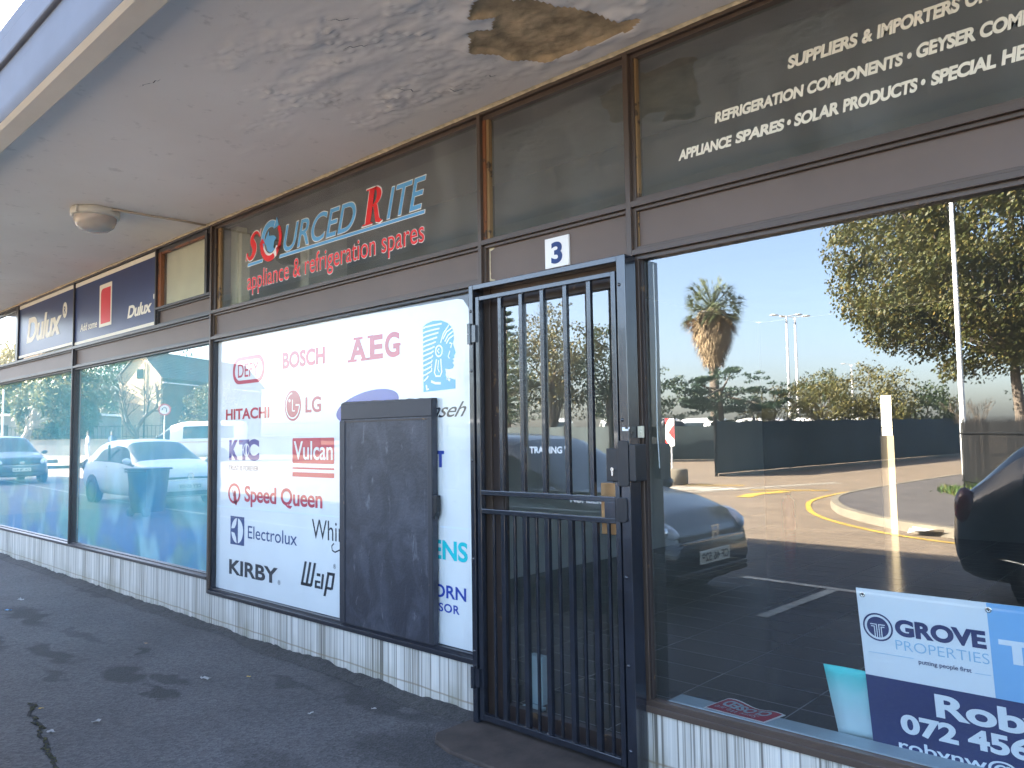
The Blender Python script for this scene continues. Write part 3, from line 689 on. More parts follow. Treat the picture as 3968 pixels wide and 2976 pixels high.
# ------------------------------------------------------------------ signs of the left shop (on y=.02)
def navy_sign(x0, x1, z0, z1, label):
    s = thing('sign_board', label, 'sign', ((x0 + x1) / 2, .02, z0), 0, 'navy boards of the paint shop')
    MB().box(x0, x1, .018, .030, z0, z1).build('panel', 'navy_sign', s)
    mb = MB(); mb.box(x0, x1, .0165, .018, z1 - .045, z1 - .002); mb.box(x0, x1, .0165, .018, z0 + .004, z0 + .034); mb.build('stripe', 'cream_vinyl', s)
    return s
s = navy_sign(-11.365, -9.349, 2.57, 3.247, 'navy board with large white slanted lettering, leftmost of the two')
mb = MB(); lettering(mb, 'Dulux', -11.05, -9.765, 2.737, .31, .0165, .035, .22, 0, .93); mb.build('lettering', 'cream_vinyl', s)
mb = MB(); ring(mb, ring_poly(-9.657, 2.992, .072, .09), ring_poly(-9.657, 2.992, .001, .001), .0165); mb.build('trademark_disc', 'cream_vinyl', s)
mb = MB(); lettering(mb, 'R', -9.69, -9.622, 2.95, .085, .0155, .02); mb.build('trademark_lettering', 'navy_sign', s); child_fix(s)
s = navy_sign(-9.321, V05 - .012, 2.553, 3.24, 'navy board with a red rectangle in its middle, nearer of the two')
mb = MB(); lettering(mb, 'Add some', -9.15, -8.66, 2.690, .080, .0165, .02, .1); lettering(mb, 'Dulux', -7.86, -7.29, 2.686, .120, .0165, .035, .22, 0, .93); lettering(mb, "'", -7.26, -7.235, 2.72, .12, .0165, .01); mb.build('lettering', 'cream_vinyl', s)
MB().box(-8.60, -8.27, .0160, .018, 2.676, 3.117).build('white_border', 'cream_vinyl', s)
P = [(-8.555, 2.708), (-8.295, 2.708), (-8.295, 3.072)] + [(-8.505 - .055 * math.sin(R(a)), 3.022 + .05 * math.cos(R(a))) for a in range(0, 91, 15)]
mb = MB(); flat(mb, P, .0150); mb.build('red_rectangle', 'red_sign', s); child_fix(s)

# ------------------------------------------------------------------ white brand poster behind the glass
YP = .062
po = thing('brand_poster', 'white poster with red, black and blue appliance maker logos behind glass', 'poster', (-4.54, YP, .31))
PW = [(V1 + .028, .305), (V2 - .03, .305), (V2 - .03, 2.12), (-3.06, 2.15), (-3.12, 2.20), (-3.17, 2.2595), (-3.22, 2.27), (-3.5, 2.272), (-4.5, 2.29), (V1 + .028, 2.298)]
mb = MB(); mb.prism(PW, YP, YP + .004); mb.build('sheet', 'white_sign', po)
def plot(x0, y0, sx=1, sz=1): pass
Y1 = YP - .0015; Y2 = YP - .0028
def logo(name, mat, label, fn, y=Y1):
    mb = MB(); fn(mb, y); o = mb.build(name, mat, po); plabel(o, label); return o
def L(*a, **k): return lambda mb, y: lettering(mb, *a[:5], y, **k)
def defy(mb, y):
    ring(mb, rrect(-5.827, -5.339, 1.925, 2.137, .10), rrect(-5.795, -5.371, 1.953, 2.109, .078), y); lettering(mb, 'DEFY', -5.745, -5.425, 1.977, .106, y, .006)
logo('logo', 'logo_red', 'faded red lettering in a rounded outline', defy)
logo('lettering', 'logo_red', 'faded red bold capitals', L('BOSCH', -5.085, -4.540, 2.000, .118, bold=.035))
def aeg(mb, y):
    lettering(mb, 'A', -4.255, -4.070, 1.985, .154, y, .035); lettering(mb, 'E', -4.035, -3.900, 1.985, .154, y, .035); lettering(mb, 'G', -3.880, -3.735, 1.985, .154, y, .035)
    for a, b_, z in ((-4.275, -4.175, 1.985), (-4.13, -4.045, 1.985), (-4.06, -4.0, 1.985), (-4.06, -4.0, 2.125), (-4.21, -4.11, 2.127), (-3.79, -3.725, 2.05)): flat(mb, [(a, z), (b_, z), (b_, z + .016), (a, z + .016)], y - .0003)
logo('lettering', 'logo_red', 'faded red serif capitals', aeg)
logo('lettering', 'logo_red', 'faded red wide capitals', L('HITACHI', -5.935, -5.265, 1.650, .084, bold=.03))
def lgd(mb, y): ring(mb, ring_poly(-4.943, 1.728, .108, .110), ring_poly(-4.943, 1.728, .0005, .0005), y)
logo('logo_disc', 'logo_maroon', 'maroon disc', lgd)
def lgi(mb, y):
    a = [(-4.943 + .088 * math.cos(R(q)), 1.728 + .090 * math.sin(R(q))) for q in range(95, 361, 12)]
    stroke(mb, a, .010, y); stroke(mb, [(-4.855, 1.731), (-4.905, 1.731)], .010, y); stroke(mb, [(-4.946, 1.772), (-4.946, 1.690), (-4.915, 1.690)], .010, y); flat(mb, ring_poly(-4.985, 1.765, .012, .012, 14), y)
logo('logo_face', 'white_sign', 'white line face in the disc', lgi, Y2)
logo('lettering', 'logo_maroon', 'maroon capitals', L('LG', -4.780, -4.585, 1.672, .108, bold=.025))
# profile emblem with feather bonnet
EX = lambda px: -3.515 + (px - 1577) / 228 * .278
EZ = lambda py: 2.165 - (py - 168) / 512 * .412
def EP(*p): return [(EX(a), EZ(b_)) for a, b_ in p]
def emb(mb, y):
    flat(mb, EP((1577, 680), (1805, 672), (1805, 606), (1760, 590), (1740, 560), (1735, 525), (1762, 532), (1788, 528), (1797, 505), (1785, 488), (1797, 475), (1786, 462), (1801, 452), (1797, 440), (1809, 418), (1800, 385), (1790, 350), (1797, 320), (1796, 280), (1785, 235), (1755, 198), (1710, 172), (1650, 165), (1600, 180), (1577, 200)), y)
logo('emblem', 'logo_sky', 'blue profile emblem of a feathered headdress', emb)
def embw(mb, y):
    for py, xr, dy in ((202, 1715, -6), (238, 1700, -10), (272, 1690, -14), (306, 1682, -16), (340, 1672, -18), (374, 1662, -20), (408, 1655, -22), (444, 1650, -26), (480, 1645, -30), (515, 1640, -36), (552, 1640, -44)):
        stroke(mb, EP((1570, py + 10), (1600, py), (1640, py + dy * .5), (xr, py + dy)), .010, y)
    for a in (((1705, 335), (1725, 270), (1765, 215)), ((1722, 310), (1748, 262), (1788, 238)), ((1735, 330), (1758, 288), (1796, 262)), ((1745, 345), (1765, 312), (1797, 292))): stroke(mb, EP(*a), .009, y)
    c = [(EX(1693 + 24 * math.cos(q * .5236)), EZ(392 + 40 * math.sin(q * .5236))) for q in range(13)]; stroke(mb, c, .010, y)
    stroke(mb, EP((1695, 375), (1682, 390), (1695, 408)), .008, y)
    stroke(mb, EP((1675, 450), (1660, 545), (1670, 572), (1700, 575), (1712, 545), (1705, 450)), .010, y); stroke(mb, EP((1690, 460), (1684, 520), (1695, 545)), .007, y)
    stroke(mb, EP((1635, 606), (1665, 622), (1705, 626)), .014, y); stroke(mb, EP((1582, 600), (1605, 580), (1615, 565)), .010, y); stroke(mb, EP((1742, 560), (1755, 600), (1770, 612)), .012, y)
    stroke(mb, EP((1600, 630), (1605, 665), (1618, 660)), .012, y); stroke(mb, EP((1768, 345), (1785, 350), (1775, 380)), .009, y); stroke(mb, EP((1770, 400), (1758, 440), (1768, 455)), .007, y); stroke(mb, EP((1805, 605), (1770, 590), (1745, 600)), .007, y)
logo('emblem_lines', 'white_sign', 'white feather and face lines of the emblem', embw, Y2)
logo('lettering', 'logo_black', 'black slanted script', L('Tecumseh', -3.80, -3.150, 1.600, .085, bold=.004, shear=.55, spacing=.92))
def ell(mb, y): flat(mb, [(-4.075 + .335 * math.cos(q) * .985 - .115 * math.sin(q) * .12, 1.688 + .095 * math.sin(q) + .335 * math.cos(q) * .14) for q in [2 * math.pi * i / 48 for i in range(48)]], y)
logo('blue_ellipse', 'logo_blue', 'tilted blue ellipse', ell)
def kic(mb, y): lettering(mb, 'K', -5.875, -5.72, 1.332, .160, y, .05); lettering(mb, 'T', -5.72, -5.56, 1.332, .160, y, .05); lettering(mb, 'C', -5.60, -5.41, 1.332, .160, y, .05)
logo('lettering', 'logo_indigo', 'indigo block capitals with white rings', kic)
def kicr(mb, y):
    for cx in (-5.735, -5.600): ring(mb, ring_poly(cx, 1.412, .048, .050, 24), ring_poly(cx, 1.412, .040, .042, 24), y); stroke(mb, [(cx, 1.362), (cx, 1.335)], .008, y)
    stroke(mb, [(-5.687, 1.412), (-5.648, 1.412)], .008, y)
logo('logo_rings', 'white_sign', 'white linked rings', kicr, Y2)
logo('tagline', 'logo_black', 'small grey slogan capitals', L('TRUST IS FOREVER', -5.880, -5.420, 1.254, .035, bold=.0))
def vul(mb, y):
    flat(mb, rrect(-4.946, -4.429, 1.318, 1.495, .012), y)
    for a, b_ in ((1.278, 1.290), (1.224, 1.256)): flat(mb, [(-4.945, a), (-4.429, a), (-4.429, b_), (-4.945, b_)], y)
logo('logo_block', 'logo_red', 'faded red block with two bars below', vul)
logo('lettering', 'white_sign', 'white lettering on the red block', L('Vulcan', -4.925, -4.445, 1.345, .128, bold=.012), Y2)
def q(mb, y):
    ring(mb, ring_poly(-5.788, 1.072, .098, .080), ring_poly(-5.788, 1.072, .072, .060), y); stroke(mb, [(-5.785, 1.09), (-5.772, 1.02), (-5.752, .985)], [.03, .05, .02], y)
    for dx in (-.03, 0, .03): stroke(mb, [(-5.788 + dx, 1.10), (-5.785 + dx * .5, 1.05)], .008, y)
    lettering(mb, 'Speed Queen', -5.625, -4.568, 1.017, .120, y, .024, 0, 0, .97); 
logo('lettering', 'logo_red', 'faded red heavy lettering with a round crown mark', q)
def sq(mb, y): flat(mb, [(-5.842, .678), (-5.625, .678), (-5.625, .896), (-5.842, .896)], y); lettering(mb, 'Electrolux', -5.570, -4.882, .742, .094, y, .002)
logo('lettering', 'logo_navy', 'navy light lettering beside a navy square', sq)
def sqi(mb, y):
    a = ring_poly(-5.733, .787, .092, .096, 48); 
    flat(mb, [p for p in a if p[0] > -5.725] , y)
    flat(mb, [(-5.735, .883 - .0), (-5.743, .86), (-5.765, .82), (-5.82, .793)] + [p for p in a if p[0] < -5.74 and p[1] > .80][::1], y) if False else None
    flat(mb, [(-5.738, .880)] + [p for p in a if p[0] < -5.745 and p[1] > .795] + [(-5.775, .805), (-5.75, .835)], y)
    flat(mb, [(-5.75, .735), (-5.775, .768)] + [p for p in a if p[0] < -5.745 and p[1] < .778] + [(-5.738, .692)], y)
logo('logo_petals', 'white_sign', 'white petals in the navy square', sqi, Y2)
def whi(mb, y): lettering(mb, 'Whirlpool', -4.695, -3.98, .810, .130, y, .0); stroke(mb, [(-4.432, .795), (-4.458, .775), (-4.452, .748), (-4.42, .738), (-4.37, .755), (-4.30, .80)], .010, y)
logo('lettering', 'logo_black', 'black light lettering with a swoosh', whi)
def kir(mb, y): lettering(mb, 'KIRBY', -5.858, -5.135, .446, .114, y, .032); lettering(mb, '®', -5.135, -5.10, .445, .03, y, 0)
logo('lettering', 'logo_black', 'black wide squarish capitals', kir)
def wap(mb, y):
    def bar(a, b_, z0, z1, sh=.05): flat(mb, [(a + sh * 0, z0), (b_, z0), (b_ + sh * (z1 - z0) / .165, z1), (a + sh * (z1 - z0) / .165, z1)], y)
    for a in (-4.832, -4.775, -4.718): bar(a, a + .028, .485, .645)
    bar(-4.83, -4.70, .478, .500, .0)
    bar(-4.66, -4.635, .478, .530, .012); bar(-4.590, -4.565, .478, .580, .03); bar(-4.635, -4.59, .560, .580, 0); bar(-4.635, -4.59, .478, .496, 0); bar(-4.64, -4.59, .515, .530, 0)
    bar(-4.555, -4.528, .437, .600, .05); bar(-4.470, -4.445, .490, .600, .04); bar(-4.51, -4.44, .580, .600, 0); bar(-4.528, -4.46, .485, .503, 0); lettering(mb, '®', -4.44, -4.41, .63, .028, y, 0)
logo('lettering', 'logo_black', 'black angular slanted lettering', wap)
logo('lettering', 'logo_teal', 'turquoise bold capitals cut by the board', L('SIEMENS', -3.80, -3.152, .792, .108, bold=.03))
def orn(mb, y): lettering(mb, 'BRISTOL ACORN', -4.10, -3.168, .580, .072, y, .022) if False else lettering(mb, 'ORN', -3.440, -3.168, .578, .072, y, .022); lettering(mb, 'SSOR', -3.438, -3.222, .499, .048, y, .022, 0, 0, 1.1)
logo('lettering', 'logo_blue', 'blue capitals in two lines', orn)
def tt(mb, y): flat(mb, [(-3.404, 1.388), (-3.338, 1.388), (-3.338, 1.408), (-3.404, 1.408)], y); flat(mb, [(-3.383, 1.313), (-3.358, 1.313), (-3.358, 1.388), (-3.383, 1.388)], y)
logo('lettering', 'logo_blue', 'single blue capital', tt)
def seam(mb, y): stroke(mb, [(-6.07, .963), (-4.36, .972)], .012, y); stroke(mb, [(-3.38, .975), (-3.0, .978)], .010, y)
logo('sheet_joint', 'banner_white', 'pale horizontal joint across the poster', seam)
child_fix(po)

# ------------------------------------------------------------------ black board over the middle of the poster
bb = thing('hatch_board', 'tall black painted board with a raised frame in front of the poster', 'board', (-3.83, -.02, .34))
x0, x1, z0, z1 = -4.280, -3.382, .318, 1.712
mb = MB(); nb = 26
pts = [(x0 + .004 * noise.noise((z * 7, 1, 0)) - .016 * (1 - (z - z0) / (z1 - z0)), z) for z in [z0 + (z1 - z0) * i / nb for i in range(nb + 1)]]
poly = [(x0 - .010, z0), (x1 - .004, z0)] + [(x1 + .004 * noise.noise((i * .7, 4, 0)), z0 + (z1 - z0) * i / nb) for i in range(1, nb + 1)] + [(x1 - (x1 - x0) * i / nb, z1 + .006 * noise.noise((i * .9, 9, 0)) + .012 * i / nb) for i in range(1, nb)] + [(p[0], p[1]) for p in pts[::-1][:-1]]
mb.prism(poly, .012, .048); mb.build('panel', 'black_board', bb)
mb = MB(); mb.box(x0 + .004, x1 - .002, .006, .013, 1.608, 1.708); mb.box(x1 - .038, x1 + .001, .004, .013, z0 + .006, 1.606); mb.box(x0 - .012, x0 + .045, .007, .013, z0 + .006, 1.600); mb.build('raised_frame', 'board_frame', bb, False, .004)
mb = MB(); mb.box(x0 + .05, x1 - .045, .0085, .0125, 1.588, 1.598).build('worn_edge', 'bead_dark', bb)
mb = MB(); mb.prism([(x1, 1.03), (x1 + .012, 1.02), (x1 + .030, 1.06), (x1 + .030, 1.155), (x1, 1.155)], .008, .045); mb.build('catch', 'dark_lock', bb, False, .003)
child_fix(bb)

# ------------------------------------------------------------------ vinyl sign on the transom of the brand bay
YV = .0485
vs_ = thing('shop_sign', 'red and blue slanted shop name lettering on the transom glass', 'sign lettering', (-4.5, YV, 2.6))
def out_letter(body, x0, x1, z, cap, mat, bold, shear=0, name='lettering', o=.010, word=1., spacing=1.):
    mb = MB(); lettering(mb, body, x0, x1, z, cap, YV - .0012, bold, shear, 0, spacing, word=word); mb.build(name, mat, vs_)
    mb = MB(); e = o * .55; lettering(mb, body, x0 - e, x1 + e, z - e, cap + 2 * e, YV, bold + .014 if cap > .12 else bold + .012, shear, 0, spacing, word=word); mb.build('lettering_outline', 'white_vinyl', vs_)
out_letter('URCED', -5.055, -4.165, 2.862, .188, 'blue_vinyl', .004, .30)
out_letter('ITE', -3.838, -3.462, 2.857, .190, 'blue_vinyl', .004, .30)
# red serif initials
def serif_S(mb, y, x0, x1, z0, z1):
    P = [(.92, .80), (.80, .93), (.58, .96), (.40, .86), (.36, .72), (.48, .58), (.60, .45), (.62, .28), (.48, .10), (.26, .06), (.10, .18), (.08, .30)]
    W_ = [.06, .09, .14, .21, .29, .34, .35, .31, .22, .13, .09, .06]
    sm = []; ws = []
    for i in range(len(P) - 1):
        for k in range(4):
            u = k / 4; p0 = P[max(i - 1, 0)]; p1 = P[i]; p2 = P[i + 1]; p3 = P[min(i + 2, len(P) - 1)]
            f = lambda a, b_, c, d: .5 * (2 * b_ + (c - a) * u + (2 * a - 5 * b_ + 4 * c - d) * u * u + (3 * b_ - a - 3 * c + d) * u ** 3)
            sm.append((f(p0[0], p1[0], p2[0], p3[0]), f(p0[1], p1[1], p2[1], p3[1]))); ws.append(W_[i] * (1 - u) + W_[i + 1] * u)
    sm.append(P[-1]); ws.append(W_[-1])
    sx, sz = x1 - x0, z1 - z0
    q = [(x0 + (a + .18 * b_ - .08) * sx, z0 + b_ * sz) for a, b_ in sm]
    stroke(mb, q, [w_ * sx for w_ in ws], y)
    for a, b_ in ((.97, .88), (.02, .16)): stroke(mb, [(x0 + (a + .18 * b_ - .08 - .03) * sx, z0 + (b_ - .14) * sz), (x0 + (a + .18 * b_ - .05) * sx, z0 + (b_ + .14) * sz)], .05 * sx, y)
def serif_R(mb, y, x0, x1, z0, z1):
    T = lambda a, b_: (x0 + (a * .80 + .22 * b_) * (x1 - x0), z0 + b_ * (z1 - z0))
    flat(mb, [T(.10, .03), T(.40, .03), T(.40, .97), T(.10, .97)], y)
    for z_ in (0., .955): flat(mb, [T(-.05, z_), T(.52, z_), T(.52, z_ + .045), T(-.05, z_ + .045)], y)
    a = [T(.40 + .42 * math.sin(R(g)), .735 + .265 * math.cos(R(g))) for g in range(0, 181, 12)]; b_ = [T(.40 + .16 * math.sin(R(g)), .735 + .20 * math.cos(R(g))) for g in range(0, 181, 12)]
    n = len(a); mb.add([(x, y, z) for x, z in a + b_], [(i, i + 1, n + i + 1, n + i) for i in range(n - 1)])
    flat(mb, [T(.44, .50), T(.66, .50), T(.86, .12), T(.98, .04), T(1.02, .06), T(1.04, .01), T(.90, -.03), T(.68, .02), T(.58, .2)], y)
mb = MB(); serif_S(mb, YV - .0012, -5.592, -5.405, 2.880, 3.088); serif_R(mb, YV - .0012, -4.085, -3.850, 2.858, 3.090); plabel(mb.build('lettering', 'red_vinyl', vs_), 'red serif initials')
mb = MB(); serif_S(mb, YV, -5.600, -5.397, 2.873, 3.095); serif_R(mb, YV, -4.096, -3.838, 2.850, 3.098); mb.build('lettering_outline', 'white_vinyl', vs_)
def arc(cx, cz, rx_, rz_, a0, a1, n=18): return [(cx + rx_ * math.cos(R(a0 + (a1 - a0) * i / n)), cz + rz_ * math.sin(R(a0 + (a1 - a0) * i / n))) for i in range(n + 1)]
def swirl(mb, y, e=0.):
    stroke(mb, arc(-5.24, 2.982, .118, .125, 200, 62), [.012 + e] + [.046 + e] * 14 + [.05 + e] * 4, y) if e is not None else None
    flat(mb, [(-5.20, 3.055), (-5.125, 3.075), (-5.150, 3.145)], y)
mb = MB(); swirl(mb, YV - .0012); flat(mb, [(-5.335, 2.985), (-5.262, 3.062), (-5.262, 3.02), (-5.19, 3.01), (-5.155, 2.985), (-5.185, 2.965), (-5.20, 2.92), (-5.172, 2.905), (-5.235, 2.885), (-5.285, 2.91), (-5.30, 2.95)], YV - .0014); mb.build('swirl_logo', 'blue_vinyl', vs_)
mb = MB(); stroke(mb, arc(-5.25, 2.975, .122, .130, 178, 300), [.02] + [.045] * 17 + [.03], YV - .0016); flat(mb, [(-5.405, 2.970), (-5.325, 2.975), (-5.362, 3.02)], YV - .0016); stroke(mb, arc(-5.225, 2.985, .125, .128, 40, -42), [.012] + [.036] * 17 + [.04], YV - .0017); flat(mb, [(-5.16, 2.91), (-5.085, 2.925), (-5.155, 2.845)], YV - .0017); plabel(mb.build('swirl_logo', 'red_vinyl', vs_), 'red arrows of the swirl')
mb = MB(); stroke(mb, arc(-5.24, 2.982, .120, .127, 60, 330, 40), .056, YV); mb.build('swirl_outline', 'white_vinyl', vs_)
mb = MB(); flat(mb, [(-5.580, 2.836), (-5.360, 2.836), (-5.353, 2.856), (-5.573, 2.856)], YV - .0012); flat(mb, [(-5.118, 2.826), (-3.480, 2.820), (-3.476, 2.838), (-5.104, 2.846)], YV - .0012); mb.build('underline', 'blue_vinyl', vs_)
mb = MB(); flat(mb, [(-5.586, 2.832), (-5.356, 2.832), (-5.347, 2.860), (-5.577, 2.860)], YV); flat(mb, [(-5.124, 2.822), (-3.474, 2.816), (-3.470, 2.842), (-5.108, 2.850)], YV); mb.build('underline_outline', 'white_vinyl', vs_)
out_letter('appliance & refrigeration spares', -5.584, -3.482, 2.650, .135, 'red_vinyl', .003, 0, 'strapline', .007)
child_fix(vs_)
# ------------------------------------------------------------------ cream lettering on the right transom
tl = thing('window_lettering', 'three lines of cream slanted capitals on the dark transom glass', 'sign lettering', (-.5, YV, 2.7))
def line(words):
    mb = MB()
    for wd, a, b_, z, cap in words: lettering(mb, wd, a, b_, z, cap, YV, .045, .16, 0, .95)
    mb.build('lettering', 'cream_vinyl', tl)
line([('SUPPLIERS', -1.247, -.972, 2.939, .052), ('&', -.958, -.920, 2.939, .052), ('IMPORTERS', -.905, -.627, 2.939, .052), ('OF:', -.612, -.535, 2.941, .052)])
line([('REFRIGERATION', -1.575, -1.184, 2.811, .047), ('COMPONENTS', -1.172, -.818, 2.811, .048), ('•', -.805, -.789, 2.812, .05), ('GEYSER', -.774, -.586, 2.817, .052), ('COMPONENTS', -.573, -.21, 2.817, .052)])
line([('APPLIANCE', -1.757, -1.498, 2.693, .047), ('SPARES', -1.483, -1.268, 2.697, .047), ('•', -1.258, -1.242, 2.697, .05), ('SOLAR', -1.230, -1.054, 2.698, .05), ('PRODUCTS', -1.040, -.774, 2.698, .05), ('•', -.764, -.749, 2.700, .05), ('SPECIAL', -.732, -.531, 2.702, .05), ('HEATING', -.516, -.27, 2.702, .052)])
child_fix(tl)

# ------------------------------------------------------------------ number plaque
s = thing('number_plaque', 'small white plaque reading 3 above the gate', 'sign', (-2.45, .03, 2.32))
MB().box(-2.528, -2.374, .030, .040, 2.326, 2.478).build('panel', 'white_sign', s)
mb = MB(); lettering(mb, '3', -2.487, -2.415, 2.345, .108, .0288, .035, 0); mb.build('number', 'logo_navy', s); child_fix(s)

# ------------------------------------------------------------------ door behind the gate
dr = thing('shop_door', 'dark framed glass shop door behind the black security gate', 'door', (-2.48, .05, .02))
mb = MB(); mb.box(-2.893, -2.822, .006, .05, .024, 2.236).box(-2.112, -2.039, .006, .05, .024, 2.236).box(-2.822, -2.112, .006, .05, 2.168, 2.236).box(-2.822, -2.112, .006, .05, .024, .118); mb.box(-2.822, -2.812, .014, .04, .118, 2.168); mb.build('frame', 'bead_dark', dr, False, .002)
pane('glass', -2.812, -2.112, .118, 2.168, 'shop_glass', dr, .025)
MB().box(-2.188, -2.106, -.002, .020, 1.026, 1.262).build('push_plate', 'brass', dr, False, .003)
mb = MB(); lettering(mb, "TRADING", -2.650, -2.435, 1.396, .034, .0235, .04); lettering(mb, "'", -2.422, -2.414, 1.396, .034, .0235, .03); lettering(mb, "NUMBER", -2.391, -2.200, 1.161, .029, .0235, .04); mb.build('lettering', 'white_vinyl', dr)
child_fix(dr)
tag(MB().box(-2.84, -2.745, .20, .245, .075, .325).box(-2.84, -2.72, .10, .20, .06, .075).build('carton', 'card_white', None, False, .003), 'pale carton standing on the floor inside the door', 'carton')

# ------------------------------------------------------------------ security gate
G0, G1 = -.085, -.045
ga = thing('security_gate', 'black steel security gate with vertical bars and lock box at door 3', 'gate', (-2.48, -.06, .02))
mb = MB(); mb.box(-2.973, -2.941, G0, .0, .020, 2.290).box(-2.014, -1.966, G0, .0, .020, 2.290).box(-2.941, -2.014, G0, .0, 2.262, 2.290)
mb.build('outer_frame', 'black_metal', ga, False, .003)
H0, H1 = -.080, -.050
mb = MB(); mb.box(-2.928, -2.900, H0, H1, .040, 2.224).box(-2.052, -2.026, H0, H1, .040, 2.224).box(-2.900, -2.052, H0, H1, 2.200, 2.224).box(-2.900, -2.052, H0, H1, .042, .074); mb.build('leaf_frame', 'black_metal', ga, False, .003)
for z0_, z1_ in ((1.182, 1.207), (1.087, 1.112)): MB().box(-2.900, -2.052, H0, H1, z0_, z1_).build('cross_rail', 'black_metal', ga, False, .003)
for x in (-2.757, -2.611, -2.470, -2.325, -2.183): MB().box(x - .012, x + .012, -.074, -.052, 1.207, 2.200).build('bar', 'black_metal', ga, False, .002)
for x in (-2.753, -2.604, -2.462, -2.317, -2.174): MB().box(x - .0135, x + .0135, -.075, -.051, .074, 1.087).build('bar', 'black_metal', ga, False, .002)
for x in (-2.824, -2.679, -2.534, -2.391, -2.246, -2.101): MB().box(x - .0065, x + .0065, -.070, -.056, .074, 1.087).build('thin_bar', 'black_metal', ga, False, .002)
mb = MB()
for x in (-2.757, -2.611, -2.470, -2.325, -2.183):
    for z in (1.207, 2.199, 1.086, .075): MB().ell((x + random.uniform(-.004, .004), -.064, z), (.017, .014, .006), 7, 4).build('weld', 'black_metal', ga, True)
mb = MB(); mb.box(-2.091, -2.022, -.088, -.047, 1.275, 1.422); mb.build('lock_case', 'dark_lock', ga, False, .004)
mb = MB(); mb.prism(rrect(-2.022, -1.966, 1.256, 1.456, .010, 3), -.096, -.085).build('lock_cover', 'dark_lock', ga, False, .002)
mb = MB(); mb.box(-1.964, -1.930, -.094, -.006, 1.279, 1.440).build('keep_box', 'dark_lock', ga, False, .004)
mb = MB(); mb.prism(rrect(-2.037, -1.982, 1.098, 1.206, .014, 4), -.094, -.082).build('latch_plate', 'dark_lock', ga, False, .003)
MB().box(-2.112, -2.052, -.0802, -.049, 1.110, 1.184).build('fill_plate', 'black_metal', ga, False, .002)
mb = MB(); mb.lathe([(0.0001, -.100), (.0085, -.100), (.0085, -.086)], (-2.0515, 0, 1.330), 14, 'y'); mb.box(-2.0555, -2.0475, -.099, -.086, 1.302, 1.328); mb.build('lock_cylinder', 'steel', ga)
mb = MB(); mb.box(-2.0525, -2.0505, -.1008, -.0995, 1.327, 1.336).build('keyhole', 'crack_dark', ga)
for z in (1.973, .195): mb = MB(); mb.tube([(-2.962, -.094, z), (-2.962, -.094, z + .053)], .0115, 12); mb.tube([(-2.962, -.094, z + .057), (-2.962, -.094, z + .11)], .0115, 12); mb.box(-2.962, -2.918, -.092, -.080, z + .01, z + .10); mb.build('hinge', 'black_metal', ga, False)
mb = MB()
for x, z in ((-2.957, 2.150), (-2.956, 1.832), (-2.956, 1.362), (-2.956, .85), (-2.956, .38), (-1.999, 2.155), (-1.998, 1.549), (-1.998, .86), (-1.998, .48), (-1.998, .12)): MB().ell((x, G0, z), (.0085, .006, .0085), 10, 6).build('rivet', 'black_metal', ga, True)
MB().box(-2.000, -1.968, -.0868, -.0852, 1.500, 1.516).box(-1.984, -1.962, -.0868, -.0852, 1.508, 1.516).build('sticker', 'white_vinyl', ga)
child_fix(ga)
bs = thing('bell_push', 'small cream bell push beside the gate lock', 'bell push', (-1.948, -.02, 1.48))
mb = MB(); mb.box(-1.963, -1.938, -.024, -.004, 1.468, 1.520).build('case', 'cream_plastic', bs, False, .003); mb = MB(); mb.ell((-1.944, -.026, 1.492), (.006, .006, .006), 10, 6); mb.build('button', 'cream_plastic', bs, True); child_fix(bs)

# ------------------------------------------------------------------ estate agent banner, cyan sheet and CLOSED card inside the right window
bn = thing('to_let_banner', 'navy, white and sky blue estate agent banner leaning inside the right window', 'banner', (-.6, .12, .3))
def BP(x, z, off=0.):           # banner plane leans back towards its foot
    y = .082 + (.902 - z) * .19
    return (x, y - off, z)
def bq(mb, x0, x1, z0, z1, off): mb.add([BP(x0, z0, off), BP(x1, z0, off), BP(x1, z1, off), BP(x0, z1, off)], [(0, 1, 2, 3)])
def btxt(mb, *a, **k):
    tmp = MB(); lettering(tmp, *a[:5], 0, **k); mb.add([BP(x, z, .0016 if not k.get('off') else k['off']) for x, y, z in tmp.v], tmp.f)
def bflat(mb, poly, off): mb.add([BP(x, z, off) for x, z in poly], [tuple(range(len(poly)))])
mb = MB(); mb.add([BP(-1.082, .25), BP(.42, .25), BP(.42, .900), BP(-1.082, .900), BP(-1.082, .25, -.004), BP(.42, .25, -.004), BP(.42, .900, -.004), BP(-1.082, .900, -.004)], [(0, 1, 2, 3), (4, 7, 6, 5), (0, 4, 5, 1), (1, 5, 6, 2), (2, 6, 7, 3), (3, 7, 4, 0)]); mb.build('sheet', 'banner_white', bn)
mb = MB(); bq(mb, -.657, .42, .565, .900, .0008); mb.build('blue_field', 'banner_blue', bn)
mb = MB(); bq(mb, -1.082, .42, .25, .571, .0012); mb.build('navy_field', 'banner_navy', bn)
mb = MB(); btxt(mb, 'GROVE', -.958, -.668, .738, .062, bold=.05); 
ro, ri, rd = ring_poly(-1.018, .760, .0525, .0525, 40), ring_poly(-1.018, .760, .0465, .0465, 40), ring_poly(-1.018, .760, .0385, .0385, 40)
n = 40; mb.add([BP(x, z, .0016) for x, z in ro + ri], [(i, (i + 1) % n, n + (i + 1) % n, n + i) for i in range(n)]); bflat(mb, rd, .0016); btxt(mb, 'putting people first', -.890, -.722, .646, .016, bold=.012); mb.build('lettering', 'banner_navy', bn)
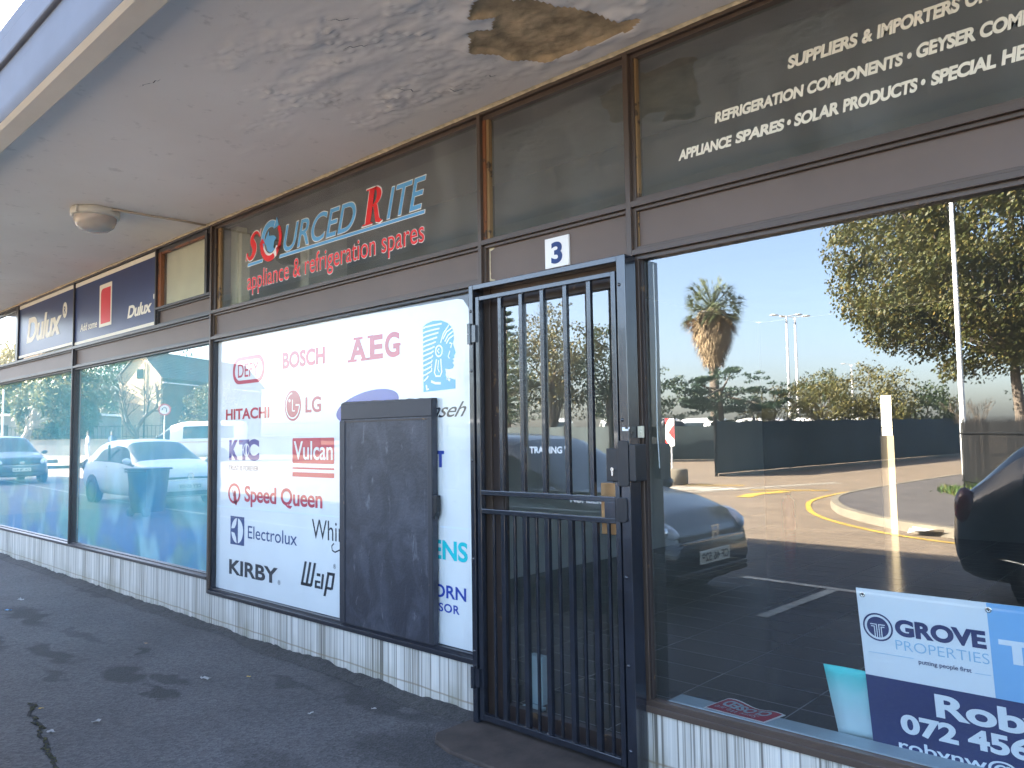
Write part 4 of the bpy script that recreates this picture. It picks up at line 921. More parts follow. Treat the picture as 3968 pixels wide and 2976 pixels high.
mb = MB(); btxt(mb, 'PROPERTIES', -.962, -.664, .686, .036, bold=-.008); bflat(mb, [(-1.062, .6600), (-.905, .6615), (-.905, .6635), (-1.062, .6620)], .0016); bflat(mb, [(-.712, .6460), (-.664, .6465), (-.664, .6485), (-.712, .6480)], .0016); mb.build('lettering', 'banner_light', bn)
mb = MB()
for sx in (-1, 1):
    for pts in ([(-1.018 + sx * .004, .722), (-1.018 + sx * .004, .768), (-1.018 + sx * .0005 if 0 else -1.018 + sx * .004, .770), (-1.018 + sx * .024, .770)], [(-1.018 + sx * .012, .724), (-1.018 + sx * .012, .762), (-1.018 + sx * .022, .762)]):
        for a, b_ in zip(pts[:-1], pts[1:]):
            lo_x, hi_x = min(a[0], b_[0]) - .0016, max(a[0], b_[0]) + .0016; lo_z, hi_z = min(a[1], b_[1]) - .0016, max(a[1], b_[1]) + .0016
            bflat(mb, [(lo_x, lo_z), (hi_x, lo_z), (hi_x, hi_z), (lo_x, hi_z)], .0024)
mb.build('logo_lines', 'banner_white', bn)
mb = MB(); btxt(mb, 'TO LET', -.632, -.10, .700, .080, bold=.04); btxt(mb, 'Robyn', -.850, -.42, .460, .085, bold=.035); btxt(mb, '072 456', -.975, -.565, .372, .072, bold=.04, word=1.0); btxt(mb, 'robynw@grove', -.990, -.40, .300, .046, bold=.012); mb.build('lettering', 'banner_white', bn)
for x in (-1.060, -.652, -.25):
    mb = MB(); c = BP(x, .877, .003); mb.lathe([(.0045, 0), (.0085, -.002), (.0105, 0.001)], c, 16, 'y'); mb.build('eyelet', 'steel', bn, True); mb = MB(); mb.lathe([(.0001, .0005), (.0048, .0005)], c, 14, 'y'); mb.build('eyelet_hole', 'crack_dark', bn)
child_fix(bn)
mb = MB(); vs = []
for j in range(9):
    z = .30 + .275 * j / 8
    for i in range(5):
        x = -1.232 + .012 * j / 8 * -1 + .20 * i / 4 + .018 * (1 - j / 8); vs.append((x, .205 + .010 * math.sin(i * .8) - .05 * (j / 8), z + .002 * (4 - i) * .2))
mb.add(vs, [(j * 5 + i, j * 5 + i + 1, j * 5 + i + 6, j * 5 + i + 5) for j in range(8) for i in range(4)])
o = mb.build('cyan_card', 'cyan_sheet', None, True); md = o.modifiers.new('solid', 'SOLIDIFY'); md.thickness = .002
tag(o, 'faded turquoise card standing half hidden behind the navy banner', 'card')
cl = thing('closed_sign', 'red and white closed sign lying upside down on the window ledge', 'sign', (-1.58, .17, .312))
P0, P1, P2, P3 = Vector((-1.745, .095, .3150)), Vector((-1.715, .262, .318)), Vector((-1.432, .215, .318)), Vector((-1.468, .092, .3150))
def CP(u, v, h=0.): 
    a = P0.lerp(P3, u); b_ = P1.lerp(P2, u); p = a.lerp(b_, v); return (p.x, p.y, p.z + .006 * math.sin(u * 9) * v + h)
def cgrid(mb, u0, u1, v0, v1, h, nu=14, nv=3): mb.add([CP(u0 + (u1 - u0) * i / nu, v0 + (v1 - v0) * j / nv, h) for j in range(nv + 1) for i in range(nu + 1)], [(j * (nu + 1) + i, j * (nu + 1) + i + 1, (j + 1) * (nu + 1) + i + 1, (j + 1) * (nu + 1) + i) for j in range(nv) for i in range(nu)])
mb = MB(); cgrid(mb, 0, 1, 0, 1, 0); mb.build('card', 'white_sign', cl); mb = MB(); cgrid(mb, .03, .97, .05, .93, .0012); mb.build('red_field', 'closed_red', cl)
mb = MB(); tmp = MB(); lettering(tmp, 'CLOSED', .12, .88, 0, 1, 0, .04); mb.add([CP(1 - x, .82 - .42 * z, .0026) for x, y, z in tmp.v], tmp.f); tmp = MB(); lettering(tmp, 'Sorry We are', .2, .9, 0, 1, 0, .0, .3); mb.add([CP(1 - x, .34 - .2 * z, .0026) for x, y, z in tmp.v], tmp.f); mb.build('lettering', 'ledge_paint', cl); child_fix(cl)
# ceiling batten and extinguisher inside
bt = thing('batten_light', 'unlit fluorescent batten on the ceiling inside the right shop', 'ceiling light', (-1.2, 1.5, 3.2))
MB().box(-1.62, -.1, 1.45, 1.53, 3.21, 3.285).build('housing', 'cream_plastic', bt, False, .006); mb = MB(); mb.tube([(-1.58, 1.49, 3.185), (-.14, 1.49, 3.185)], .016, 10); mb.build('tube', 'white_vinyl', bt); MB().box(-1.62, -1.585, 1.46, 1.52, 3.165, 3.21).build('end_cap', 'cream_plastic', bt); child_fix(bt)
ex = thing('fire_extinguisher', 'red fire extinguisher on the floor by the dark back wall', 'fire extinguisher', (-5.1, 8.7, .012))
mb = MB(); mb.lathe([(.001, .012), (.085, .012), (.09, .05), (.09, .42), (.06, .48), (.025, .50), (.025, .53), (.001, .53)], (-5.1, 8.7, 0), 16); mb.build('cylinder', 'extinguisher_red', ex, True); MB().box(-5.15, -5.06, 8.69, 8.71, .53, .56).build('handle', 'black_trim', ex); mb = MB(); mb.tube([(-5.06, 8.68, .52), (-4.99, 8.66, .45), (-4.99, 8.66, .2)], .012, 6); mb.build('hose', 'black_trim', ex); child_fix(ex)

# ------------------------------------------------------------------ bulkhead lamp and its conduit
lx, ly = -6.36, -.80
lm = thing('bulkhead_light', 'round cream bulkhead light with a frosted bowl under the canopy', 'ceiling light', (lx, ly, ZS))
mb = MB(); mb.lathe([(.001, ZS - .001), (.168, ZS - .001), (.172, ZS - .02), (.172, ZS - .052), (.160, ZS - .058), (.150, ZS - .058)], (lx, ly, 0), 40); mb.build('base_ring', 'ceiling_lamp_base', lm, True, .0)
mb = MB(); mb.lathe([(.150, ZS - .056), (.148, ZS - .085), (.132, ZS - .125), (.100, ZS - .152), (.055, ZS - .166), (.001, ZS - .170)], (lx, ly, 0), 40); mb.build('bowl', 'lamp_bowl', lm, True)
mb = MB(); mb.box(lx + .07, lx + .09, ly - .166, ly - .150, ZS - .060, ZS - .005); mb.build('clip', 'ceiling_lamp_base', lm); child_fix(lm)
mb = MB(); mb.tube([(lx + .165, ly + .06, ZS - .012), (-6.18, -.50, ZS - .012), (-6.15, -.25, ZS - .012), (-6.13, -.03, ZS - .014)], .009, 8)
tag(mb.build('conduit', 'conduit', None, True), 'thin beige conduit along the soffit to the round light', 'conduit')

# ------------------------------------------------------------------ litter
random.seed(21)
def scrap(x, y, s, mat, name, label, cat, a=0.):
    s *= .6
    mb = MB(); n = 4; vs = []
    for j in range(n + 1):
        for i in range(n + 1):
            u, v_ = (i / n - .5), (j / n - .5)
            vs.append((u * s * 2.2 + random.uniform(-.1, .1) * s, v_ * s + random.uniform(-.1, .1) * s, .006 + abs(random.gauss(0, .25)) * s))
    mb.add(vs, [(j * (n + 1) + i, j * (n + 1) + i + 1, (j + 1) * (n + 1) + i + 1, (j + 1) * (n + 1) + i) for j in range(n) for i in range(n)])
    o = mb.build(name, mat, None, True); o.location = (x, y, gz(x)); o.rotation_euler = (0, 0, a); tag(o, label, cat)
scrap(-8.38, -.69, .045, 'paper', 'paper_scrap', 'pinkish crumpled paper scrap at the far left of the pavement', 'litter', .5)
scrap(-7.95, -.90, .04, 'banner_blue', 'plastic_scrap', 'small blue plastic scrap on the far left pavement', 'litter', 1.)
scrap(-4.77, -.645, .05, 'paper', 'paper_scrap', 'larger grey paper scrap in the middle of the pavement', 'litter', .2)
scrap(-4.50, -1.37, .035, 'paper', 'paper_scrap', 'white paper sliver between the stain and the crack', 'litter', 1.4)
scrap(-4.52, -1.58, .035, 'paper', 'paper_scrap', 'white scrap lying beside the mossy crack', 'litter', .3)
scrap(-3.55, -.28, .022, 'paper', 'paper_scrap', 'small white fleck near the tiled plinth left of the gate', 'litter', .8)
scrap(-3.75, -.55, .028, 'paper', 'paper_scrap', 'pale scrap on the pavement below the black board', 'litter', 2.)
scrap(-4.95, -1.50, .02, 'leaf_yellow', 'dry_leaf', 'orange dry leaf at the top of the crack', 'leaf', .8)
scrap(-4.60, -.45, .02, 'leaf_yellow', 'dry_leaf', 'small yellow dry leaf below the lettered poster', 'leaf', .3)
scrap(-2.25, -.10, .025, 'leaf_yellow', 'dry_leaf', 'yellow dry leaf caught at the foot of the gate', 'leaf', 1.1)
scrap(-5.9, -.55, .028, 'leaf_brown', 'dry_leaf', 'brown dry leaf near the plinth of the teal window', 'leaf', .1)

# ================================================================== the street behind the camera, seen in the glass
#STREET
def rs(name, mat, pts, dz, kind='structure'):      # flat painted or paved sheet following the ground
    mb = MB(); mb.add([(x, y, gz(x) + dz) for x, y in pts], [tuple(range(len(pts)))]); o = mb.build(name, mat)
    if kind: o['kind'] = kind
    return o
def band(mb, pts, wd, dz):
    vs = []
    for i, p in enumerate(pts):
        a = pts[max(i - 1, 0)]; b_ = pts[min(i + 1, len(pts) - 1)]; dx, dy = b_[0] - a[0], b_[1] - a[1]; l = math.hypot(dx, dy) or 1
        for s in (1, -1): x, y = p[0] - s * dy / l * wd / 2, p[1] + s * dx / l * wd / 2; vs.append((x, y, gz(x) + dz))
    mb.add(vs, [(2 * i, 2 * i + 1, 2 * i + 3, 2 * i + 2) for i in range(len(pts) - 1)])
# corner island with a kerb
def crom(P, n=8):
    out = []
    for i in range(len(P) - 1):
        p0, p1, p2, p3 = P[max(i - 1, 0)], P[i], P[i + 1], P[min(i + 2, len(P) - 1)]
        for k in range(n):
            u = k / n; out.append(tuple(.5 * (2 * p1[j] + (p2[j] - p0[j]) * u + (2 * p0[j] - 5 * p1[j] + 4 * p2[j] - p3[j]) * u * u + (3 * p1[j] - p0[j] - 3 * p2[j] + p3[j]) * u ** 3) for j in (0, 1)))
    return out + [P[-1]]
KP = crom([(16, -3.9 - 2.5), (4, -7.2), (0, -8.0), (-2.9, -8.95), (-4.2, -9.85), (-5.25, -11.1), (-6.0, -12.6), (-6.42, -13.9), (-6.6, -15.5), (-6.62, -18), (-6.5, -23.6), (-6.3, -34), (-5.9, -60)], 6)
mb = MB(); n = len(KP)
inn = []
for i, p in enumerate(KP):
    a = KP[max(i - 1, 0)]; b_ = KP[min(i + 1, n - 1)]; dx, dy = b_[0] - a[0], b_[1] - a[1]; l = math.hypot(dx, dy); inn.append((p[0] - dy / l * .16, p[1] + dx / l * .16))
for i in range(n):
    j = inn[i]; 
    if (j[0] - KP[i][0]) < 0 and KP[i][1] < -9: inn[i] = (2 * KP[i][0] - j[0], 2 * KP[i][1] - j[1])
    elif KP[i][1] >= -9 and j[1] > KP[i][1]: inn[i] = (2 * KP[i][0] - j[0], 2 * KP[i][1] - j[1])
mb.add([(x, y, -.002) for x, y in KP] + [(x + (a - x) * .15, y + (b_ - y) * .15, .135) for (x, y), (a, b_) in zip(KP, inn)] + [(a, b_, .14) for a, b_ in inn], [(i, i + 1, n + i + 1, n + i) for i in range(n - 1)] + [(n + i, n + i + 1, 2 * n + i + 1, 2 * n + i) for i in range(n - 1)])
o = mb.build('kerb', 'kerb_concrete'); o['kind'] = 'structure'
o = MB(); o.add([(x, y, .132) for x, y in inn] + [(16, -60, .132)], [tuple(range(n + 1))]); o = o.build('corner_pavement', 'asphalt_island'); o['kind'] = 'structure'
mb = MB(); off = [(2 * k[0] - j[0] + (k[0] - j[0]) * 1.6, 2 * k[1] - j[1] + (k[1] - j[1]) * 1.6) for k, j in zip(KP, inn)]
band(mb, off[:60], .10, .004); mb.cur = 0
band(mb, [(-8.35, -13.6), (-8.55, -14.6), (-8.3, -15.8)], .34, .005)
for P in ([(-11.6, -16.5), (-10.1, -17.2)], [(-9.2, -15.7), (-7.6, -16.7)]): band(mb, P, .22, .005)
o = mb.build('yellow_road_marking', 'road_yellow'); o['kind'] = 'structure'
mb = MB(); band(mb, [(-10.2, -14.2), (-9.6, -16.3), (-8.6, -19.8)], .12, .004); band(mb, [(-9.95, -14.2), (-9.35, -16.3), (-8.35, -19.6)], .08, .004)
for k in range(4): band(mb, [(-11.6 + .45 * k, -14.6 - .1 * k), (-11.2 + .45 * k, -15.9 - .1 * k)], .28, .004)
band(mb, [(-3.84, -4.53), (-2.2, -4.43), (-1.0, -4.4)], .10, .005); band(mb, [(-2.874, -4.47), (-2.907, -2.99)], .10, .006); band(mb, [(-9, -4.0), (-18, -4.1), (-40, -5.2)], .10, .005)
o = mb.build('white_road_marking', 'road_white'); o['kind'] = 'structure'
mb = MB(); vs = []
for i in range(5):
    for j in range(5): vs.append((-3.55 + .12 * i + random.uniform(-.03, .03), -9.25 + .07 * j + random.uniform(-.02, .02), .02 + random.uniform(0, .12)))
mb.add(vs, [(5 * i + j, 5 * i + j + 1, 5 * i + j + 6, 5 * i + j + 5) for i in range(4) for j in range(4)])
tag(mb.build('plastic_bag', 'white_vinyl', None, True), 'crumpled white plastic bag lying against the kerb', 'litter')

# ---------------------------------------------------------------- vehicles
def split_body(me, names, root, mats, labels={}):
    """one object per material slot of a lofted body"""
    out = []
    for k, nm in enumerate(names):
        ps = [p for p in me.polygons if p.material_index == k]
        if not ps: continue
        idx = {}; mb = MB()
        for p in ps:
            f = []
            for v in p.vertices:
                if v not in idx: idx[v] = len(mb.v); mb.v.append(tuple(me.vertices[v].co))
                f.append(idx[v])
            mb.f.append(tuple(f)); mb.mi.append(0)
        out.append(mb.build(nm, mats[k], root, True))
    return out
def loft(ST, cls, names, root, mats, sub=3):
    rings = []; cl = []
    keys = len(ST[0])
    for i in range(len(ST) - 1):
        p0, p1, p2, p3 = ST[max(i - 1, 0)], ST[i], ST[i + 1], ST[min(i + 2, len(ST) - 1)]
        for k in range(sub):
            u = k / sub
            q = [.5 * (2 * p1[j] + (p2[j] - p0[j]) * u * .55 * 2 * .9 + (2 * p0[j] - 5 * p1[j] + 4 * p2[j] - p3[j]) * 0 + 0) for j in range(keys)] if False else [p1[j] * (1 - u) + p2[j] * u for j in range(keys)]
            rings.append(q); cl.append(i)
    rings.append(list(ST[-1]))
    V = []; 
    for x, zb, belt, top, wl, wm, wb, wt in rings:
        half = [(0, zb), (wl * .85, zb), (wl, zb + .09), (wm, zb + (belt - zb) * .55), (wb, belt), (wt + (wb - wt) * .05, top - (top - belt) * .14 - .01), (wt * .82, top - .012), (wt * .4, top), (0, top + .006)]
        ring = [(x, y, z) for y, z in half] + [(x, -y, z) for y, z in half[-2:0:-1]]
        V += ring
    n = 16; F = []; M = []
    for i in range(len(rings) - 1):
        for k in range(n):
            F.append((i * n + k, i * n + (k + 1) % n, (i + 1) * n + (k + 1) % n, (i + 1) * n + k)); kk = k if k < 8 else 15 - k
            M.append(cls(cl[i], kk))
    F += [tuple(range(n)), tuple((len(rings) - 1) * n + k for k in range(n))[::-1]]; M += [0, 0]
    me = bpy.data.meshes.new('shell'); me.from_pydata(V, [], F); 
    for nm in names: me.materials.append(None)
    for p, k in zip(me.polygons, M): p.material_index = k
    o = bpy.data.objects.new('shell', me); C.objects.link(o); md = o.modifiers.new('s', 'SUBSURF'); md.levels = 1; md.render_levels = 1
    bpy.context.view_layer.update(); m2 = bpy.data.meshes.new_from_object(o.evaluated_get(bpy.context.evaluated_depsgraph_get()))
    bpy.data.objects.remove(o); r = split_body(m2, names, root, mats); bpy.data.meshes.remove(m2); return r
def wheel(root, x, y, r, rim='alloy', wdt=.19):
    s = 1 if y > 0 else -1
    mb = MB(); prof = [(r * .62, -wdt / 2), (r * .93, -wdt / 2), (r, -wdt * .3), (r, wdt * .3), (r * .93, wdt / 2), (r * .62, wdt / 2), (r * .62, -wdt / 2)]
    mb.lathe(prof, (0, 0, 0), 24, 'y'); wv_ = mb.build('wheel', 'tyre', root, True, 0, (x, y, r))
    mb = MB(); mb.lathe([(.001, s * .075), (r * .16, s * .075), (r * .18, s * .05), (r * .55, s * .045), (r * .64, s * .08), (r * .66, s * .08), (r * .66, s * .02)], (0, 0, 0), 24, 'y'); rm = mb.build('hub', 'black_trim', wv_, True)
    mb = MB()
    for k in range(5):
        a = 2 * math.pi * k / 5 + .3; c_, s_ = math.cos(a), math.sin(a); tx, tz = -s_, c_
        mb.add([(c_ * r * .12 + tx * .03, s * .085, s_ * r * .12 + tz * .03), (c_ * r * .12 - tx * .03, s * .085, s_ * r * .12 - tz * .03), (c_ * r * .62 - tx * .045, s * .082, s_ * r * .62 - tz * .045), (c_ * r * .62 + tx * .045, s * .082, s_ * r * .62 + tz * .045)], [(0, 1, 2, 3)])
    mb.lathe([(r * .60, s * .084), (r * .66, s * .084)], (0, 0, 0), 24, 'y'); mb.build('rim', rim, wv_)
    return wv_
def hatch(name, label, paintm, loc, rz, L=4.0, W=1.70, H=1.48, plate='', badge='', cat='car', grp=None, tyre=.30):
    t = thing(name, label, cat, loc, rz, grp)
    h = W / 2
    ST = [(0.00, .36, .74, .86, h * .80, h * .86, h * .82, h * .74), (.012, .27, .82, .95, h * .92, h * .97, h * .94, h * .84), (.04, .22, .90, 1.04, h * .95, h * 1.0, h * .97, h * .84), (.125, .20, .95, H - .10, h * .96, h * 1.0, h * .97, h * .74),
          (.23, .19, .955, H - .015, h * .96, h * 1.0, h * .975, h * .74), (.42, .18, .94, H, h * .96, h * 1.0, h * .98, h * .75), (.56, .18, .925, H - .045, h * .96, h * 1.0, h * .98, h * .75), (.765, .19, .90, .985, h * .96, h * 1.0, h * .97, h * .84),
          (.86, .19, .86, .925, h * .95, h * .995, h * .95, h * .80), (.945, .20, .76, .82, h * .92, h * .96, h * .90, h * .74), (.985, .22, .64, .70, h * .84, h * .88, h * .82, h * .66), (1.0, .27, .52, .58, h * .70, h * .74, h * .70, h * .55)]
    ST = [((a[0] - .5) * L,) + a[1:] for a in ST]
    def cls(i, k):
        if k == 4 and 3 <= i <= 6: return 1
        if k >= 5 and i == 6: return 2
        if k >= 5 and i == 2: return 3
        return 0
    loft(ST, cls, ('body', 'side_window', 'windscreen', 'rear_window'), t, (paintm, 'car_glass', 'car_glass', 'car_glass'))
    fx_, rx_ = L * .315, -L * .315
    for x in (fx_, rx_):
        for s in (1, -1):
            mb = MB(); mb.lathe([(.001, s * .012), (tyre * 1.17, s * .012), (tyre * 1.17, -s * .10)], (x, s * h * 1.0, tyre + .01), 24, 'y'); mb.build('wheel_arch', 'black_trim', t)
            wheel(t, x, s * (h - .075), tyre)
    for s in (1, -1):
        mb = MB(); mb.box(-L * .10, -L * .092, s * h * .93 - .02, s * h * .93 + .02, .98, H - .12); mb.build('door_pillar', 'black_trim', t)
        mb = MB(); mb.ell((L * .24, s * (h + .075), .985), (.075, .095, .065), 12, 8); mb.build('mirror', paintm, t, True)
        mb = MB(); mb.ell((0, 0, 0), (.24, .075, .085), 14, 9); hl = mb.build('headlight', 'lamp_clear', t, True, 0, (L * .5 - .20, s * h * .80, .70)); hl.rotation_euler = (0, R(12), s * R(-34))
        mb = MB(); mb.ell((.10, s * .045, .0), (.05, .045, .05), 10, 6); mb.build('lens', 'steel', hl, True)
        mb = MB(); mb.ell((-L * .5 + .10, s * h * .88, .84), (.085, .10, .17), 10, 8); mb.build('tail_light', 'lamp_red', t, True)
        mb = MB(); mb.box(-L * .13, -L * .09, s * h * 1.0 - .01, s * h * 1.0 + .022, .84, .865); mb.box(L * .11, L * .15, s * h * 1.0 - .01, s * h * 1.0 + .022, .82, .845); mb.build('door_handle', paintm, t, False, .006)
    mb = MB(); mb.box(L * .5 - .08, L * .5 - .008, -h * .62, h * .62, .585, .640); mb.build('grille', 'black_trim', t, False, .01)
    mb = MB(); mb.box(L * .5 - .10, L * .5 + .004, -h * .72, h * .72, .25, .35); mb.build('lower_grille', 'black_trim', t, False, .02)
    mb = MB(); mb.box(L * .5 - .04, L * .5 + .008, -h * .62, h * .62, .572, .582); mb.build('chrome_strip', 'steel', t)
    for sx, zz in ((1, .44), (-1, .62)):
        xx = sx * (L * .5 + .012); mb = MB(); mb.box(min(xx, xx - sx * .03), max(xx, xx - sx * .03), -.26, .26, zz - .056, zz + .056); pl = mb.build('number_plate', 'plate_white', t, False, .004)
        if plate:
            tmp = MB(); lettering(tmp, plate, -.23, .23, zz - .035, .07, 0, .02); mb = MB(); mb.add([(xx + sx * .003, sx * a, z) for a, y, z in tmp.v], tmp.f); mb.build('lettering', 'black_trim', pl)
    X = L * .5 + .004; Zb = .655 if badge != 'H' else .64
    mb = MB()
    def bstroke(pts, wd):
        tmp = MB(); stroke(tmp, pts, wd, 0); mb.add([(X + .012, a, Zb + z) for a, y, z in tmp.v], tmp.f)
    if badge == 'W':
        bstroke([(.062 * math.cos(q * .3142), .062 * math.sin(q * .3142)) for q in range(21)], .012); bstroke([(-.03, .052), (0, .008), (.03, .052)], .012); bstroke([(-.05, .03), (-.022, -.045), (0, .0), (.022, -.045), (.05, .03)], .012)
    elif badge == 'H':
        bstroke([(-.065, .055), (-.05, -.06), (.05, -.06), (.065, .055), (-.065, .055)], .010); bstroke([(-.038, .05), (-.028, -.05)], .014); bstroke([(.038, .05), (.028, -.05)], .014); bstroke([(-.03, .0), (.03, .0)], .012)
    elif badge == 'T':
        for a, b_, z in ((.065, .042, 0), (.026, .040, .0), (.045, .016, .02)): bstroke([(a * math.cos(q * .3142), z + b_ * math.sin(q * .3142)) for q in range(21)], .008)
    if mb.v: mb.build('badge', 'steel', t)
    mb = MB()
    for s in (-.3, .3): mb.tube([(L * .27, s, .965), (L * .235, s + .25, 1.01)], .008, 5)
    mb.build('wiper', 'black_trim', t)
    return t
hatch('parked_car', 'white hatchback parked along the building, reflected in the teal window', 'car_white', (-18.55, -4.55, gz(-18.6)), 0, 4.05, 1.70, 1.47, 'CEY 65103', 'W', 'car', 'cars parked along the kerb')
hatch('parked_car', 'dark teal hatchback parked behind the white car, reflected far left', 'car_teal', (-30.5, -4.6, gz(-30)), 0, 3.78, 1.69, 1.54, 'CA 78 431', 'T', 'car', 'cars parked along the kerb')
hatch('parked_car', 'dark grey hatchback parked before the gated door, seen in its glass', 'car_grey', (-5.38, -3.12, 0), 0, 4.0, 1.70, 1.52, 'CF 46 529', 'H', 'car', 'cars parked along the kerb')
hatch('parked_car', 'black hatchback parked beside the camera, its tail in the right window', 'car_dark', (.25, -5.05, 0), 0, 4.1, 1.75, 1.50, '', '', 'car', 'cars parked along the kerb')
def van(label, loc, rz, plate, grp, detail=True):
    L, W, H = 5.3, 1.9, 2.25; h = W / 2
    t = thing('minibus', label, 'minibus', loc, rz, grp)
    ST = [(0.0, .35, 1.15, 2.05, h * .93, h * .97, h * .95, h * .84), (.01, .28, 1.2, H - .06, h * .96, h * 1., h * .99, h * .88), (.10, .25, 1.2, H, h * .97, h * 1., h * .99, h * .88), (.40, .25, 1.2, H, h * .97, h * 1., h * .99, h * .88), (.62, .25, 1.2, H - .03, h * .97, h * 1., h * .99, h * .86), (.74, .25, 1.18, H - .22, h * .97, h * 1., h * .98, h * .82),
          (.905, .25, 1.12, 1.26, h * .96, h * .99, h * .97, h * .88), (.97, .26, .98, 1.08, h * .93, h * .96, h * .93, h * .84), (.993, .30, .80, .90, h * .86, h * .90, h * .87, h * .80), (1.0, .36, .66, .74, h * .76, h * .80, h * .78, h * .70)]
    ST = [((a[0] - .5) * L,) + a[1:] for a in ST]
    def cls(i, k):
        if k == 4 and i in (2, 3, 5): return 1
        if k >= 5 and i == 5: return 2
        return 0
    loft(ST, cls, ('body', 'side_window', 'windscreen'), t, ('van_white', 'car_glass', 'car_glass'))
    if not detail: return t
    for x in (L * .30, -L * .26):
        for s in (1, -1):
            mb = MB(); mb.lathe([(.001, s * .012), (.40, s * .012), (.40, -s * .1)], (x, s * h, .36), 22, 'y'); mb.build('wheel_arch', 'black_trim', t); wheel(t, x, s * (h - .08), .34, 'steel')
    for s in (1, -1):
        mb = MB(); mb.box(-L * .48, L * .40, s * h * 1.0 - .004, s * h * 1.0 + .006, 1.06, 1.10); mb.build('stripe', 'lamp_amber', t)
        mb = MB(); mb.ell((L * .36, s * (h + .10), 1.35), (.06, .09, .13), 10, 7); mb.build('mirror', 'black_trim', t, True)
        mb = MB(); mb.ell((L * .475, s * h * .72, .82), (.09, .17, .11), 10, 7); mb.build('headlight', 'lamp_clear', t, True)
    mb = MB(); mb.box(L * .5 - .03, L * .5 + .01, -.5, .5, .74, .80).build('grille', 'black_trim', t)
    mb = MB(); mb.box(L * .5 - .0, L * .5 + .02, -.26, .26, .46, .57).build('number_plate', 'plate_white', t)
    return t
vv = van('white high roofed minibus passing behind the white hatchback', (-43.3, -17.2, gz(-43)), R(123), '', 'white minibuses')
fv = van('white minibus parked beyond the dark screen fence', (-27.6, -41.4, .0), R(35), '', 'minibuses beyond the fence', False)
fv['label'] = 'white minibus roof showing above the dark screen fence'
for (x, y, a) in ((-25.2, -43.0, 30), (-22.6, -45.6, 35), (-20.0, -48, 40), (-17.2, -50.2, 38), (-35.5, -32.4, 60), (-31.9, -35.6, 55), (-29.6, -38.6, 50)):
    c = copy_tree(fv); c.location = (x, y, gz(x) + .12); c.rotation_euler = (0, 0, R(a))
fv.location.z = gz(-27.6) + .12

# wheelie bin on the far pavement
wbn = thing('wheelie_bin', 'dark green wheelie bin with an open lid beside the white hatchback', 'bin', (-15.5, -3.25, gz(-15.5)), R(-20)); wbn.scale = (.9, .85, .9)
mb = MB(); a = [(-.22, -.27, .08), (.22, -.27, .08), (.22, .27, .08), (-.22, .27, .08)]; b_ = [(-.29, -.33, .98), (.29, -.33, .98), (.29, .33, .98), (-.29, .33, .98)]
mb.add(a + b_, [(0, 3, 2, 1), (0, 1, 5, 4), (1, 2, 6, 5), (2, 3, 7, 6), (3, 0, 4, 7), (4, 5, 6, 7)]); mb.build('body', 'bin_green', wbn, False, .02)
mb = MB(); mb.box(-.33, .33, -.37, .37, .98, 1.02).build('lid', 'bin_green', wbn, False, .015)
mb = MB(); mb.tube([(-.30, .37, .95), (.30, .37, .95)], .018, 8).build('handle', 'bin_green', wbn)
for s in (-1, 1): mb = MB(); mb.lathe([(.02, -.03), (.10, -.03), (.10, .03), (.02, .03)], (0, 0, 0), 16, 'y'); o = mb.build('wheel', 'tyre', wbn, True, 0, (s * .22, .27, .10)); o.rotation_euler = (0, 0, R(90))

# ---------------------------------------------------------------- fences, walls, poles
def fence_screen(P, h0, h1, label, nposts):
    t = thing('screen_fence', label, 'fence', (P[0][0], P[0][1], gz(P[0][0])))
    mb = MB(); vs = []; n = 40
    for i in range(n + 1):
        u = i / n; x = P[0][0] + (P[1][0] - P[0][0]) * u; y = P[0][1] + (P[1][1] - P[0][1]) * u; s = .03 * math.sin(u * nposts * math.pi * 2) + .03 * noise.noise((u * 30, 0, 0))
        for d in (0, .03): vs += [(x + s + d, y, gz(x) + .10), (x + s * .2 + d, y, gz(x) + h0 + (h1 - h0) * u - .05 * abs(math.sin(u * nposts * math.pi)))]
    mb.add(vs, [(4 * i, 4 * i + 4, 4 * i + 5, 4 * i + 1) for i in range(n)] + [(4 * i + 2, 4 * i + 3, 4 * i + 7, 4 * i + 6) for i in range(n)] + [(4 * i + 1, 4 * i + 5, 4 * i + 7, 4 * i + 3) for i in range(n)])
    mb.build('cloth', 'shade_cloth', t, True)
    for i in range(nposts + 1):
        u = i / nposts; x = P[0][0] + (P[1][0] - P[0][0]) * u; y = P[0][1] + (P[1][1] - P[0][1]) * u
        mb = MB(); mb.tube([(x - .05, y, gz(x) - .05), (x - .05, y, gz(x) + h0 + (h1 - h0) * u + .12)], .05, 8); mb.build('post', 'palisade_paint', t)
    mb = MB(); vs = []
    for i in range(n + 1):
        u = i / n; x = P[0][0] + (P[1][0] - P[0][0]) * u; y = P[0][1] + (P[1][1] - P[0][1]) * u; r_ = .05 + .03 * noise.noise((u * 40, 3, 0))
        vs += [(x + .05, y, gz(x)), (x + .05, y, gz(x) + r_ + .03), (x + .22 + r_, y, gz(x) + r_), (x + .26 + r_, y, gz(x))]
    mb.add(vs, [(4 * i + k, 4 * i + k + 1, 4 * i + k + 5, 4 * i + k + 4) for i in range(n) for k in range(3)]); mb.build('footing', 'kerb_concrete', t)
    child_fix(t); return t
fence_screen(((-12.9, -20.9), (-11.9, -48)), 1.86, 2.15, 'dark shade cloth fence running away beside the side road', 10)
fence_screen(((-22.6, -29.4), (-17.8, -35.2)), 1.80, 1.80, 'dark shade cloth fence at the back of the yard entrance', 3)
fence_screen(((-36.0, -27.0), (-23.2, -29.2)), 1.85, 1.80, 'long dark shade cloth fence left of the yard entrance', 5)
